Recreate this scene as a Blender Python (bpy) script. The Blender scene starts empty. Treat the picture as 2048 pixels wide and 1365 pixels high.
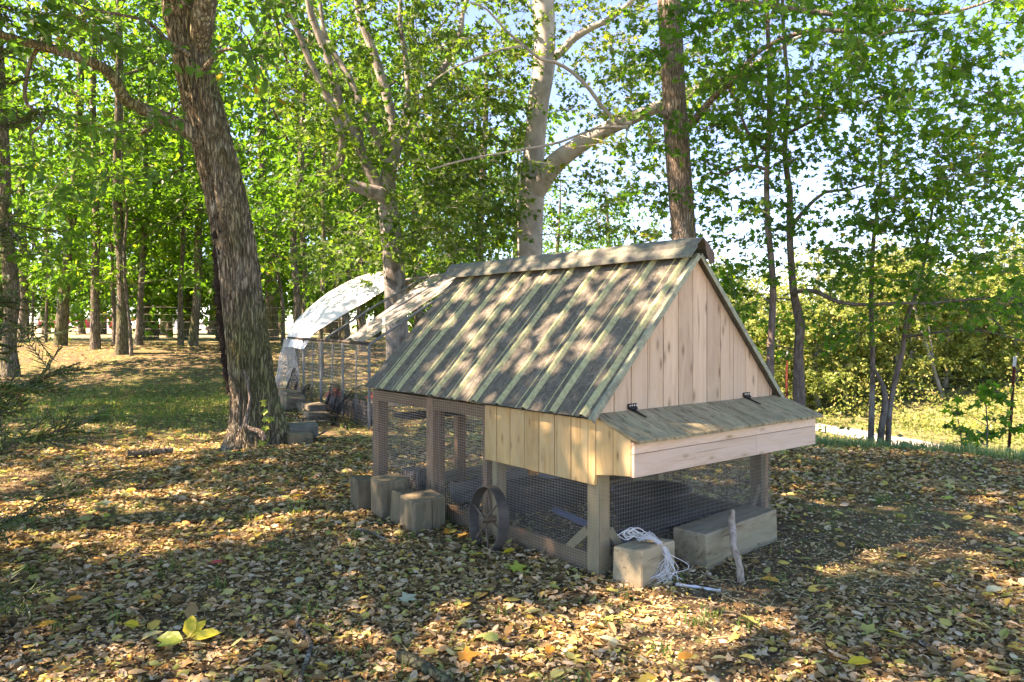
import bpy, math, random
import numpy as np
from mathutils import Vector, Matrix, noise as mnoise

# ------------------------------------------------------------------ camera, world, sun, exposure
scene = bpy.context.scene
col = scene.collection
R = math.radians
FPX, HX, HY, EYE = 1497.0, 1024.0, 648.0, 1.4

cam_d = bpy.data.cameras.new("camera")
cam = bpy.data.objects.new("camera", cam_d)
col.objects.link(cam)
cam.location = (0, 0, EYE)
cam.rotation_euler = (R(90), 0, 0)
cam_d.sensor_width = 36.0
cam_d.lens = 36.0 * FPX / 2048.0
cam_d.shift_y = -(682.5 - HY) / 2048.0
cam_d.clip_start = 0.05
cam_d.clip_end = 2000
scene.camera = cam

SUN_TO = Vector((-0.80, -0.14, 0.0)).normalized()
SUN_EL = R(47)
world = bpy.data.worlds.new("World")
scene.world = world
world.use_nodes = True
wn = world.node_tree.nodes
sky = wn.new("ShaderNodeTexSky")
sky.sky_type = 'NISHITA'
sky.sun_disc = False
sky.sun_elevation = SUN_EL
sky.sun_rotation = math.atan2(SUN_TO.x, SUN_TO.y)
sky.air_density = 0.75
sky.dust_density = 0.0
sky.ozone_density = 10.0
sky.altitude = 300
wn["Background"].inputs[1].default_value = 0.095
world.node_tree.links.new(sky.outputs[0], wn["Background"].inputs[0])

sun_d = bpy.data.lights.new("sun", 'SUN')
sun_d.energy = 3.8
sun_d.angle = R(0.53)
sun_d.color = (1.0, 0.985, 0.98)
sun = bpy.data.objects.new("sun", sun_d)
col.objects.link(sun)
sdir = Vector((SUN_TO.x * math.cos(SUN_EL), SUN_TO.y * math.cos(SUN_EL), math.sin(SUN_EL)))
sun.rotation_euler = sdir.to_track_quat('Z', 'Y').to_euler()
sun.location = (-8, 3, 20)

scene.view_settings.view_transform = 'Standard'
scene.view_settings.look = 'None'
scene.view_settings.exposure = 2.95
scene.view_settings.use_white_balance = True
scene.view_settings.white_balance_temperature = 10000
scene.view_settings.white_balance_tint = 28
scene.view_settings.gamma = 1.0
scene.view_settings.use_curve_mapping = False
scene.render.engine = 'CYCLES'
cy = scene.cycles
cy.use_denoising = True
cy.max_bounces = 8
cy.diffuse_bounces = 5
cy.glossy_bounces = 2
cy.transmission_bounces = 5
cy.transparent_max_bounces = 8
cy.caustics_reflective = False
cy.caustics_refractive = False

# ------------------------------------------------------------------ helpers
rng = np.random.default_rng(7)
random.seed(7)


def P(px, py, d):
    """A point d metres in front of the lens, seen in the direction of the photograph's px, py."""
    return np.array([(px - HX) / FPX * d, d, EYE - (py - HY) / FPX * d])


def ss(t):
    t = np.clip(t, 0, 1)
    return t * t * (3 - 2 * t)


def gz(x, y):
    """Height of the ground."""
    x = np.asarray(x, float)
    y = np.asarray(y, float)
    left = 0.78 * ss((y - 13) / 9.0) * ss((0.0 - x) / 4.0)
    s = 0.58 * x + 0.815 * y
    drop = np.interp(s, [0, 8.8, 9.8, 11.5, 14, 23, 31, 39, 70, 400], [0, 0, -.1, -.5, -1.05, -2.4, -2.4, -1.1, 1.2, 1.4])
    right = drop * ss((x + 2.0) / 5.0)
    bumps = 0.018 * np.sin(1.7 * x + .6 * y) + 0.014 * np.sin(2.9 * y - 1.1 * x + 1) + 0.008 * np.sin(5.3 * x + 4.1 * y)
    bumps = bumps * (1 - 0.7 * np.exp(-((x - .6) ** 2 + (y - 5.2) ** 2) / 2.5))
    return left + right + bumps


def on_ground(px, d):
    x = (px - HX) / FPX * d
    return np.array([x, d, float(gz(x, d))])


class Geo:
    """Collects verts and faces; build() links them as one mesh object."""

    def __init__(self):
        self.v, self.loops, self.sizes, self.mat, self.rnd, self.n = [], [], [], [], [], 0
        self.smooth = []

    def add(self, verts, faces, mat=0, rnd=0.5, smooth=False):
        verts = np.asarray(verts, float).reshape(-1, 3)
        for f in faces:
            self.loops.append(np.asarray(f, np.int64) + self.n)
            self.sizes.append(np.array([len(f)]))
        k = len(faces)
        self.mat.append(np.full(k, mat))
        self.rnd.append(np.full(k, rnd, float))
        self.smooth.append(np.full(k, smooth))
        self.v.append(verts)
        self.n += len(verts)

    def add_uniform(self, verts, faces, mat=0, rnd=None, smooth=False):
        """verts (N,3), faces (F,k) arrays."""
        verts = np.asarray(verts, float).reshape(-1, 3)
        faces = np.asarray(faces, np.int64)
        self.loops.append((faces + self.n).ravel())
        self.sizes.append(np.full(len(faces), faces.shape[1]))
        self.mat.append(np.full(len(faces), mat))
        self.rnd.append(np.full(len(faces), 0.5) if rnd is None else np.asarray(rnd, float))
        self.smooth.append(np.full(len(faces), smooth))
        self.v.append(verts)
        self.n += len(verts)

    def mesh(self, name, mats, origin=(0, 0, 0)):
        me = bpy.data.meshes.new(name)
        v = np.concatenate(self.v) - np.asarray(origin, float)
        loops = np.concatenate(self.loops)
        sizes = np.concatenate(self.sizes)
        starts = np.concatenate([[0], np.cumsum(sizes)[:-1]])
        me.vertices.add(len(v))
        me.vertices.foreach_set("co", v.ravel().astype(np.float32))
        me.loops.add(len(loops))
        me.loops.foreach_set("vertex_index", loops.astype(np.int32))
        me.polygons.add(len(sizes))
        me.polygons.foreach_set("loop_start", starts.astype(np.int32))
        me.polygons.foreach_set("material_index", np.concatenate(self.mat).astype(np.int32))
        me.polygons.foreach_set("use_smooth", np.concatenate(self.smooth).astype(bool))
        for m in (mats if isinstance(mats, (list, tuple)) else [mats]):
            me.materials.append(m)
        me.update(calc_edges=True)
        at = me.attributes.new("rnd", 'FLOAT', 'FACE')
        at.data.foreach_set("value", np.concatenate(self.rnd).astype(np.float32))
        return me

    def build(self, name, mats, parent=None, origin=(0, 0, 0), loc=None):
        o = bpy.data.objects.new(name, self.mesh(name, mats, origin))
        col.objects.link(o)
        o.parent = parent
        if parent is None:
            o.location = origin if loc is None else loc
        elif loc is not None:
            o.location = loc
        return o


def tag(o, label=None, cat=None, group=None, kind=None):
    if label: o["label"] = label
    if cat: o["category"] = cat
    if group: o["group"] = group
    if kind: o["kind"] = kind
    return o


def thing(name, label, cat, loc=(0, 0, 0), rz=0.0, group=None):
    o = bpy.data.objects.new(name, None)
    o.empty_display_size = 0.2
    col.objects.link(o)
    o.location = loc
    o.rotation_euler = (0, 0, rz)
    return tag(o, label, cat, group)


def copy_tree(o, parent=None):
    c = o.copy()
    col.objects.link(c)
    c.parent = parent
    for ch in [x for x in KIDS.get(o.name, [])]:
        copy_tree(ch, c)
    return c


KIDS = {}


def kid(parent, o):
    KIDS.setdefault(parent.name, []).append(o)
    return o


def box(g, x0, x1, y0, y1, z0, z1, mat=0, c=0.004, rnd=0.5):
    """A box with chamfered edges."""
    c = min(c, (x1 - x0) * .45, (y1 - y0) * .45, (z1 - z0) * .45)
    vs, idx = [], {}
    X, Y, Z = (x0, x1), (y0, y1), (z0, z1)
    for i in (0, 1):
        for j in (0, 1):
            for k in (0, 1):
                sx, sy, sz = 1 - 2 * i, 1 - 2 * j, 1 - 2 * k
                idx[i, j, k, 0] = len(vs); vs.append((X[i], Y[j] + sy * c, Z[k] + sz * c))
                idx[i, j, k, 1] = len(vs); vs.append((X[i] + sx * c, Y[j], Z[k] + sz * c))
                idx[i, j, k, 2] = len(vs); vs.append((X[i] + sx * c, Y[j] + sy * c, Z[k]))
    F = []
    for i in (0, 1):
        q = [idx[i, 0, 0, 0], idx[i, 1, 0, 0], idx[i, 1, 1, 0], idx[i, 0, 1, 0]]; F.append(q if i else q[::-1])
        q = [idx[0, i, 0, 1], idx[1, i, 0, 1], idx[1, i, 1, 1], idx[0, i, 1, 1]]; F.append(q[::-1] if i else q)
        q = [idx[0, 0, i, 2], idx[1, 0, i, 2], idx[1, 1, i, 2], idx[0, 1, i, 2]]; F.append(q if i else q[::-1])
    for a in (0, 1):
        for b in (0, 1):
            F.append([idx[0, a, b, 1], idx[1, a, b, 1], idx[1, a, b, 2], idx[0, a, b, 2]])
            F.append([idx[a, 0, b, 0], idx[a, 1, b, 0], idx[a, 1, b, 2], idx[a, 0, b, 2]])
            F.append([idx[a, b, 0, 0], idx[a, b, 1, 0], idx[a, b, 1, 1], idx[a, b, 0, 1]])
            for d in (0, 1):
                F.append([idx[a, b, d, 0], idx[a, b, d, 1], idx[a, b, d, 2]])
    g.add(vs, F, mat, rnd)


def prism(g, poly, axis, t0, t1, mat=0, c=0.003, rnd=0.5):
    """poly: 2-D outline; axis: function (a, b, t) -> xyz; front (t1) edge chamfered."""
    poly = np.asarray(poly, float)
    n = len(poly)
    cen = poly.mean(0)
    d = poly - cen
    ln = np.linalg.norm(d, axis=1, keepdims=True)
    ins = cen + d * np.maximum(0, 1 - c * 1.4 / ln)
    sg = 1 if t1 > t0 else -1
    vs = [axis(a, b, t0) for a, b in poly] + [axis(a, b, t1 - sg * c) for a, b in poly] + [axis(a, b, t1) for a, b in ins]
    F = [list(range(n))[::-1], [2 * n + i for i in range(n)]]
    for i in range(n):
        j = (i + 1) % n
        F.append([i, j, n + j, n + i])
        F.append([n + i, n + j, 2 * n + j, 2 * n + i])
    g.add(vs, F, mat, rnd)


def smooth_path(pts, step=0.25):
    """Catmull-Rom through pts (columns beyond 3 are carried along)."""
    p = np.asarray(pts, float)
    if len(p) < 3:
        n = max(2, int(np.linalg.norm(p[-1, :3] - p[0, :3]) / step) + 1)
        t = np.linspace(0, 1, n)[:, None]
        return p[0] * (1 - t) + p[-1] * t
    e = np.vstack([2 * p[0] - p[1], p, 2 * p[-1] - p[-2]])
    out = []
    for i in range(1, len(e) - 2):
        n = max(2, int(np.linalg.norm(e[i + 1, :3] - e[i, :3]) / step))
        t = np.linspace(0, 1, n, endpoint=False)[:, None]
        a, b, c_, d = e[i - 1], e[i], e[i + 1], e[i + 2]
        out.append(.5 * ((2 * b) + (c_ - a) * t + (2 * a - 5 * b + 4 * c_ - d) * t ** 2 + (3 * b - a - 3 * c_ + d) * t ** 3))
    return np.vstack(out + [p[-1:]])


def tube(g, pts, rad, sides=6, mat=0, rough=0.0, seed=0, cap=True, rnd=0.5, smooth=True):
    p = np.asarray(pts, float)[:, :3]
    r = np.broadcast_to(np.asarray(rad, float), (len(p),)).copy()
    t = np.gradient(p, axis=0)
    t /= np.linalg.norm(t, axis=1, keepdims=True) + 1e-9
    ref = np.array([0, 1, 0.]) if abs(t[0] @ np.array([0, 1, 0.])) < .9 else np.array([1., 0, 0])
    n0 = np.cross(t[0], ref); n0 /= np.linalg.norm(n0)
    N = np.empty_like(p)
    N[0] = n0
    for i in range(1, len(p)):
        n0 = n0 - t[i] * (n0 @ t[i]); n0 /= np.linalg.norm(n0) + 1e-9
        N[i] = n0
    B = np.cross(t, N)
    a = np.linspace(0, 2 * np.pi, sides, endpoint=False)
    rr = r[:, None] * np.ones(sides)
    if rough:
        rr = rr * (1 + rough * np.array([[mnoise.noise((math.cos(q) * 1.6 + seed, math.sin(q) * 1.6, k * .35)) for q in a] for k in range(len(p))]))
    v = p[:, None, :] + rr[..., None] * (np.cos(a)[None, :, None] * N[:, None, :] + np.sin(a)[None, :, None] * B[:, None, :])
    n = len(p)
    i = np.arange(n - 1)[:, None] * sides
    j = np.arange(sides)[None, :]
    k = (j + 1) % sides
    f = np.stack([i + j, i + k, i + sides + k, i + sides + j], -1).reshape(-1, 4)
    g.add_uniform(v.reshape(-1, 3), f, mat, np.full(len(f), rnd), smooth)
    if cap:
        g.add(v[0], [list(range(sides))[::-1]], mat, rnd)
        g.add(v[-1], [list(range(sides))], mat, rnd)


def sticks(g, a, b, r0, r1, mat=0, rnd=0.5):
    """Many thin three-sided rods at once, a -> b."""
    a = np.asarray(a, float); b = np.asarray(b, float)
    n = len(a)
    if n == 0:
        return
    t = b - a
    t = t / (np.linalg.norm(t, axis=1, keepdims=True) + 1e-9)
    ref = np.where(np.abs(t[:, 2:3]) < .9, np.array([[0, 0, 1.]]), np.array([[1., 0, 0]]))
    u = np.cross(t, ref); u /= np.linalg.norm(u, axis=1, keepdims=True)
    w = np.cross(t, u)
    V = np.empty((n, 6, 3))
    r0 = np.broadcast_to(r0, (n,))[:, None]; r1 = np.broadcast_to(r1, (n,))[:, None]
    for k in range(3):
        q = 2 * np.pi * k / 3
        d = math.cos(q) * u + math.sin(q) * w
        V[:, k] = a + d * r0
        V[:, 3 + k] = b + d * r1
    base = (np.arange(n) * 6)[:, None, None]
    F = (base + np.array([[0, 1, 4, 3], [1, 2, 5, 4], [2, 0, 3, 5]])[None]).reshape(-1, 4)
    g.add_uniform(V.reshape(-1, 3), F, mat, np.full(len(F), rnd))


# leaf outlines: x along the leaf (0..1), y across, z up
def tpl(verts, faces):
    return np.array(verts, float), faces


RHOMB = tpl([(0, 0, 0), (.45, .30, .05), (1, 0, -.06), (.45, -.30, .05)], [(0, 3, 2, 1)])
OVAL = tpl([(0, 0, 0), (.28, .24, .07), (.68, .22, .05), (1, 0, -.10), (.68, -.22, .05), (.28, -.24, .07), (.5, 0, -.01)],
           [(0, 6, 1), (1, 6, 2), (2, 6, 3), (3, 6, 4), (4, 6, 5), (5, 6, 0)])
MAPLE = tpl([(.30, 0, -.02), (0, 0, 0), (-.02, .30, .04), (.22, .22, .02), (.45, .52, .06), (.56, .20, .02), (1, 0, -.10),
             (.56, -.20, .02), (.45, -.52, .06), (.22, -.22, .02), (-.02, -.30, .04)],
            [(0, i, i + 1) for i in range(1, 10)][::1] + [(0, 10, 1)])


def curled(c1, c2, w):
    return tpl([(0, 0, 0), (.3, w, c1), (.3, 0, c2), (.3, -w, c1 * .7), (.7, w * .9, c1 * 1.1), (.72, 0, c2 * .8), (.7, -w * .9, c1), (1, .03, c1 * .6)],
               [(0, 2, 1), (0, 3, 2), (1, 2, 5), (1, 5, 4), (2, 3, 6), (2, 6, 5), (4, 5, 7), (5, 6, 7)])


CURLS = [curled(.16, .0, .24), curled(-.05, .10, .28), curled(.26, .02, .20), curled(.05, .12, .33)]


def leaves(g, pos, direc, normal, size, template, mat=0, rnd=None):
    tv, tf = template
    n = len(pos)
    if n == 0:
        return
    x = direc / (np.linalg.norm(direc, axis=1, keepdims=True) + 1e-9)
    z = normal - x * (normal * x).sum(1, keepdims=True)
    z /= np.linalg.norm(z, axis=1, keepdims=True) + 1e-9
    y = np.cross(z, x)
    s = np.broadcast_to(size, (n,))[:, None, None]
    V = pos[:, None, :] + s * (tv[None, :, 0:1] * x[:, None] + tv[None, :, 1:2] * y[:, None] + tv[None, :, 2:3] * z[:, None])
    tf = np.array(tf)
    F = (np.arange(n) * len(tv))[:, None, None] + tf[None]
    rn = rng.random(n) if rnd is None else rnd
    g.add_uniform(V.reshape(-1, 3), F.reshape(-1, tf.shape[1]), mat, np.repeat(rn, len(tf)))


# ------------------------------------------------------------------ materials
def nt(name):
    m = bpy.data.materials.new(name)
    m.use_nodes = True
    t = m.node_tree
    b = t.nodes["Principled BSDF"]
    b.inputs["Roughness"].default_value = .8
    b.inputs["Specular IOR Level"].default_value = .25
    return m, t, b


def N(t, kind, **kw):
    n = t.nodes.new("ShaderNode" + kind)
    for k, v in kw.items():
        if k.startswith("i_"):
            key = k[2:].replace("_", " ")
            n.inputs[int(key) if key.isdigit() else key].default_value = v
        else:
            setattr(n, k, v)
    return n


def ramp(t, fac, stops, interp='LINEAR'):
    r = t.nodes.new("ShaderNodeValToRGB")
    r.color_ramp.interpolation = interp
    e = r.color_ramp.elements
    while len(e) > 1:
        e.remove(e[-1])
    e[0].position, e[0].color = stops[0][0], (*stops[0][1], 1)
    for p, c in stops[1:]:
        x = e.new(p)
        x.color = (*c, 1)
    t.links.new(fac, r.inputs[0])
    return r.outputs[0]


def g1(v):
    return (v, v, v)


def mixc(t, fac, a, b, mode='MIX'):
    m = t.nodes.new("ShaderNodeMix")
    m.data_type = 'RGBA'
    m.blend_type = mode
    for sock, val in ((m.inputs[0], fac), (m.inputs[6], a), (m.inputs[7], b)):
        if hasattr(val, "node"):
            t.links.new(val, sock)
        elif isinstance(val, (int, float)):
            sock.default_value = val
        else:
            sock.default_value = (*val, 1)
    return m.outputs[2]


def coords(t, scale=(1, 1, 1), rnd_shift=True, kind="Object"):
    tc = N(t, "TexCoord")
    mp = N(t, "Mapping")
    mp.inputs["Scale"].default_value = scale
    t.links.new(tc.outputs[kind], mp.inputs[0])
    out = mp.outputs[0]
    if rnd_shift:
        oi = N(t, "ObjectInfo")
        ml = N(t, "Math", operation='MULTIPLY', i_1=37.0)
        t.links.new(oi.outputs["Random"], ml.inputs[0])
        ad = N(t, "VectorMath", operation='ADD')
        t.links.new(out, ad.inputs[0])
        t.links.new(ml.outputs[0], ad.inputs[1])
        out = ad.outputs[0]
    return out


def noise_t(t, vec, scale, detail=4, rough=.55, dist=0.0):
    n = N(t, "TexNoise")
    n.inputs["Scale"].default_value = scale
    n.inputs["Detail"].default_value = detail
    n.inputs["Roughness"].default_value = rough
    n.inputs["Distortion"].default_value = dist
    t.links.new(vec, n.inputs["Vector"])
    return n.outputs[0]


def bump(t, b, h, strength=.5, dist=.01):
    n = N(t, "Bump", i_Strength=strength, i_Distance=dist)
    t.links.new(h, n.inputs["Height"])
    t.links.new(n.outputs[0], b.inputs["Normal"])


def leaf_mat(name, stops, trans, tmix=.45, rough=.45, spec=.3):
    m, t, b = nt(name)
    at = N(t, "Attribute", attribute_name="rnd")
    oi = N(t, "ObjectInfo")
    ad = N(t, "Math", operation='MULTIPLY_ADD', i_1=.16, i_2=-.08)
    t.links.new(oi.outputs["Random"], ad.inputs[0])
    sm = N(t, "Math", operation='ADD')
    t.links.new(at.outputs["Fac"], sm.inputs[0]); t.links.new(ad.outputs[0], sm.inputs[1])
    c = ramp(t, sm.outputs[0], stops)
    t.links.new(c, b.inputs["Base Color"])
    b.inputs["Roughness"].default_value = rough
    b.inputs["Specular IOR Level"].default_value = spec
    tr = N(t, "BsdfTranslucent")
    tcol = mixc(t, 1.0, c, trans, 'MULTIPLY')
    t.links.new(tcol, tr.inputs[0])
    mx = N(t, "MixShader", i_0=tmix)
    t.links.new(b.outputs[0], mx.inputs[1]); t.links.new(tr.outputs[0], mx.inputs[2])
    t.links.new(mx.outputs[0], t.nodes["Material Output"].inputs[0])
    return m


M = {}
GREEN = [(0.0, (.022, .066, .014)), (.35, (.036, .105, .018)), (.7, (.058, .145, .022)), (.95, (.12, .19, .028)), (1.0, (.30, .22, .035))]
M["leaf_maple"] = leaf_mat("maple_leaf", GREEN, (2.9, 3.2, 1.4), .58)
M["leaf_wood"] = leaf_mat("woodland_leaf", [(0, (.026, .072, .013)), (.5, (.046, .118, .017)), (.88, (.085, .165, .022)), (1, (.19, .19, .03))], (2.4, 2.7, 1.3), .55)
M["leaf_near"] = leaf_mat("oval_leaf", [(0, (.028, .08, .02)), (.6, (.055, .135, .028)), (.92, (.095, .18, .035)), (1, (.30, .19, .03))], (2.3, 2.7, 1.4), .5)
M["leaf_beech"] = leaf_mat("small_leaf", [(0, (.032, .078, .015)), (.5, (.06, .125, .02)), (.88, (.13, .18, .03)), (1, (.27, .22, .035))], (2.2, 2.4, 1.3), .5)
M["leaf_autumn"] = leaf_mat("autumn_leaf", [(0, (.10, .16, .045)), (.45, (.20, .26, .07)), (.8, (.34, .36, .10)), (1, (.40, .31, .13))], (1.5, 1.6, 1.0), .42)
M["cedar"] = leaf_mat("cedar_scale", [(0, (.04, .075, .022)), (.6, (.075, .14, .035)), (1, (.15, .20, .05))], (1.6, 1.6, 1.0), .25, .6)
M["grass"] = leaf_mat("grass_blade", [(0, (.05, .12, .03)), (.6, (.09, .18, .035)), (1, (.24, .25, .08))], (2, 2, 1.2), .35, .6)
M["grass_dew"] = leaf_mat("bank_grass_blade", [(0, (.09, .21, .10)), (.6, (.14, .28, .13)), (1, (.28, .34, .14))], (1.8, 1.8, 1.4), .35, .6)
M["litter"] = leaf_mat("dead_leaf", [(0.0, (.10, .064, .032)), (.22, (.30, .19, .08)), (.44, (.50, .355, .19)), (.62, (.64, .51, .34)), (.70, (.46, .41, .16)),
                                     (.79, (.28, .33, .10)), (.88, (.56, .45, .12)), (.945, (.62, .42, .09)), (.97, (.55, .27, .09)), (1.0, (.66, .55, .43))], (1.4, 1.2, .8), .18, .85, .04)
M["leaf_yellow"] = leaf_mat("yellow_leaf", [(0, (.55, .42, .03)), (1, (.68, .58, .07))], (1.2, 1.1, .6), .3)
M["leaf_orange"] = leaf_mat("orange_leaf", [(0, (.50, .21, .04)), (1, (.62, .33, .05))], (1.2, 1.1, .6), .25)
M["leaf_red"] = leaf_mat("red_leaf", [(0, (.50, .07, .07)), (1, (.55, .10, .09))], (1.2, 1, .8), .25)
M["leaf_pale"] = leaf_mat("pale_leaf", [(0, (.30, .36, .24)), (1, (.42, .46, .30))], (1.1, 1.1, .8), .25)
M["leaf_lime"] = leaf_mat("lime_leaf", [(0, (.28, .36, .05)), (1, (.42, .46, .09))], (1.2, 1.2, .6), .3)
M["leaf_tan"] = leaf_mat("tan_leaf", [(0, (.36, .24, .13)), (1, (.48, .34, .19))], (1.2, 1.1, .8), .25)


def bark(name, dark, light, patch, scale=1.0, strength=.9, moss=None, blotch=.62, stretch=6.0, fissure=0.0, cells=(24, 24, 5.0)):
    m, t, b = nt(name)
    v = coords(t, (stretch * scale, stretch * scale, 1.1 * scale))
    v2 = coords(t, (1, 1, .6))
    n1 = noise_t(t, v, 4.0, 6, .62, .6)
    n2 = noise_t(t, v2, 2.2, 5, .6)
    n3 = noise_t(t, v2, 9.0, 4, .6)
    c = ramp(t, n1, [(.34, dark), (.62, light)])
    pm = ramp(t, n2, [(blotch - .06, g1(0)), (blotch + .05, g1(1))])
    pm2 = ramp(t, n3, [(.42, g1(0)), (.60, g1(1))])
    pm = mixc(t, 1.0, pm, pm2, 'MULTIPLY')
    c = mixc(t, pm, c, patch)
    if moss:
        mm = ramp(t, noise_t(t, v2, 1.3, 5, .65), [(.46, g1(0)), (.66, g1(.75))])
        c = mixc(t, mm, c, moss)
    h = n1
    if fissure:
        vc = coords(t, cells)
        dn = N(t, "TexNoise", i_Scale=.9, i_Detail=3.0)
        t.links.new(vc, dn.inputs["Vector"])
        dv = N(t, "VectorMath", operation='MULTIPLY_ADD')
        dv.inputs[1].default_value = (1.6, 1.6, 1.6)
        t.links.new(dn.outputs["Color"], dv.inputs[0]); t.links.new(vc, dv.inputs[2])
        vo = N(t, "TexVoronoi", feature='DISTANCE_TO_EDGE', i_Scale=1.0)
        t.links.new(dv.outputs[0], vo.inputs["Vector"])
        e = ramp(t, vo.outputs["Distance"], [(.02, g1(0)), (.16, g1(.75)), (.34, g1(1))])
        inv = ramp(t, e, [(0, g1(fissure)), (.8, g1(0))])
        c = mixc(t, inv, c, tuple(x * .35 for x in dark))  # crevice shade put into the colour along the cell edges
        ad = N(t, "Math", operation='MULTIPLY_ADD', i_1=.35)
        t.links.new(n1, ad.inputs[0]); t.links.new(e, ad.inputs[2])
        h = ad.outputs[0]
    t.links.new(c, b.inputs["Base Color"])
    b.inputs["Roughness"].default_value = .95
    b.inputs["Specular IOR Level"].default_value = .1
    bump(t, b, h, strength, .03)
    return m


M["bark_ridge"] = bark("ridged_bark", (.11, .086, .055), (.38, .315, .21), (.50, .50, .41), 1.5, 1.0, (.21, .22, .075), .62, 6.0, .60, (27, 27, 3.6))
M["bark_brown"] = bark("brown_bark", (.12, .092, .068), (.42, .34, .26), (.44, .42, .35), 2.0, .9, None, .58, 7.0, .45, (40, 40, 7.0))
M["bark_grey"] = bark("grey_bark", (.10, .082, .062), (.29, .245, .19), (.32, .31, .26), 1.6, .7, (.10, .12, .03), .62, 6.0, .7, (26, 26, 5.0))
M["bark_pale"] = bark("pale_smooth_bark", (.25, .228, .195), (.42, .39, .345), (.20, .18, .15), .5, .25, None, .60, 1.6)
M["bark_mottled"] = bark("pale_mottled_bark", (.13, .118, .10), (.32, .30, .265), (.09, .08, .065), .9, .5, None, .57, 2.0)
M["bark_thin"] = bark("sapling_bark", (.09, .066, .052), (.22, .17, .14), (.27, .24, .21), 2.0, .5, None, .58, 4.0)
M["vine"] = bark("hairy_vine", (.012, .009, .007), (.05, .036, .026), (.03, .02, .015), 3.0, 1.0)


def wood(name, light, dark, knot, along='Z', grain=1.0, weather=None, knots=.055, wmix=.5):
    m, t, b = nt(name)
    tc = N(t, "TexCoord")
    sp = N(t, "SeparateXYZ")
    t.links.new(tc.outputs["Object"], sp.inputs[0])
    names = {'X': ("X", "Y", "Z"), 'Y': ("Y", "X", "Z"), 'Z': ("Z", "X", "Y")}[along]
    cr = N(t, "Math", operation='ADD')
    t.links.new(sp.outputs[names[1]], cr.inputs[0]); t.links.new(sp.outputs[names[2]], cr.inputs[1])
    oi = N(t, "ObjectInfo")
    sh = N(t, "Math", operation='MULTIPLY', i_1=53.0)
    t.links.new(oi.outputs["Random"], sh.inputs[0])
    cb = N(t, "CombineXYZ")
    t.links.new(cr.outputs[0], cb.inputs[0]); t.links.new(sp.outputs[names[0]], cb.inputs[1]); t.links.new(sh.outputs[0], cb.inputs[2])
    cb3 = N(t, "CombineXYZ")
    t.links.new(sp.outputs[names[1]], cb3.inputs[0]); t.links.new(sp.outputs[names[0]], cb3.inputs[1]); t.links.new(sp.outputs[names[2]], cb3.inputs[2])
    sh3 = N(t, "VectorMath", operation='ADD')
    t.links.new(cb3.outputs[0], sh3.inputs[0]); t.links.new(sh.outputs[0], sh3.inputs[1])
    mp = N(t, "Mapping"); mp.inputs["Scale"].default_value = (26 * grain, 1.3 * grain, 26 * grain)
    t.links.new(sh3.outputs[0], mp.inputs[0])
    mk = N(t, "Mapping"); mk.inputs["Scale"].default_value = (7.5, 2.6, 1)
    t.links.new(cb.outputs[0], mk.inputs[0])
    vo = N(t, "TexVoronoi", feature='F1', voronoi_dimensions='2D', i_Scale=1.0)
    sv = N(t, "VectorMath", operation='ADD')
    t.links.new(mk.outputs[0], sv.inputs[0]); t.links.new(sh.outputs[0], sv.inputs[1])
    t.links.new(sv.outputs[0], vo.inputs["Vector"])
    kd = vo.outputs["Distance"]
    # grain bends round the knots
    ad = N(t, "Math", operation='MULTIPLY_ADD', i_1=1.6, i_2=0.0)
    t.links.new(kd, ad.inputs[0])
    av = N(t, "VectorMath", operation='ADD')
    t.links.new(mp.outputs[0], av.inputs[0]); t.links.new(ad.outputs[0], av.inputs[1])
    n1 = noise_t(t, av.outputs[0], 1.0, 5, .6, .5)
    c = ramp(t, n1, [(.30, dark), (.62, light)])
    tint = N(t, "Math", operation='MULTIPLY_ADD', i_1=.40, i_2=.80)
    t.links.new(oi.outputs["Random"], tint.inputs[0])
    cm = N(t, "CombineColor")
    for i in range(3):
        t.links.new(tint.outputs[0], cm.inputs[i])
    c = mixc(t, 1.0, c, cm.outputs[0], 'MULTIPLY')
    km = ramp(t, kd, [(knots * .4, g1(.95)), (knots, g1(.5)), (knots + .012, g1(.75)), (knots + .03, g1(.25)), (knots + .11, g1(0))])
    c = mixc(t, km, c, knot)
    if weather:
        wv = N(t, "Mapping"); wv.inputs["Scale"].default_value = (7, 1.2, 7)
        t.links.new(sh3.outputs[0], wv.inputs[0])
        wm = ramp(t, noise_t(t, wv.outputs[0], 1.6, 6, .65, .4), [(.36, g1(0)), (.66, g1(wmix))])
        c = mixc(t, wm, c, weather)
    if weather:
        ck = N(t, "Mapping"); ck.inputs["Scale"].default_value = (48, 1.1, 48)
        t.links.new(sh3.outputs[0], ck.inputs[0])
        cm2 = ramp(t, noise_t(t, ck.outputs[0], 1.0, 3, .5, .3), [(.655, g1(0)), (.685, g1(.75 * wmix))])
        c = mixc(t, cm2, c, tuple(x * .3 for x in dark))
    t.links.new(c, b.inputs["Base Color"])
    b.inputs["Roughness"].default_value = .9
    b.inputs["Specular IOR Level"].default_value = .06
    bump(t, b, n1, .35, .004)
    return m


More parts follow.
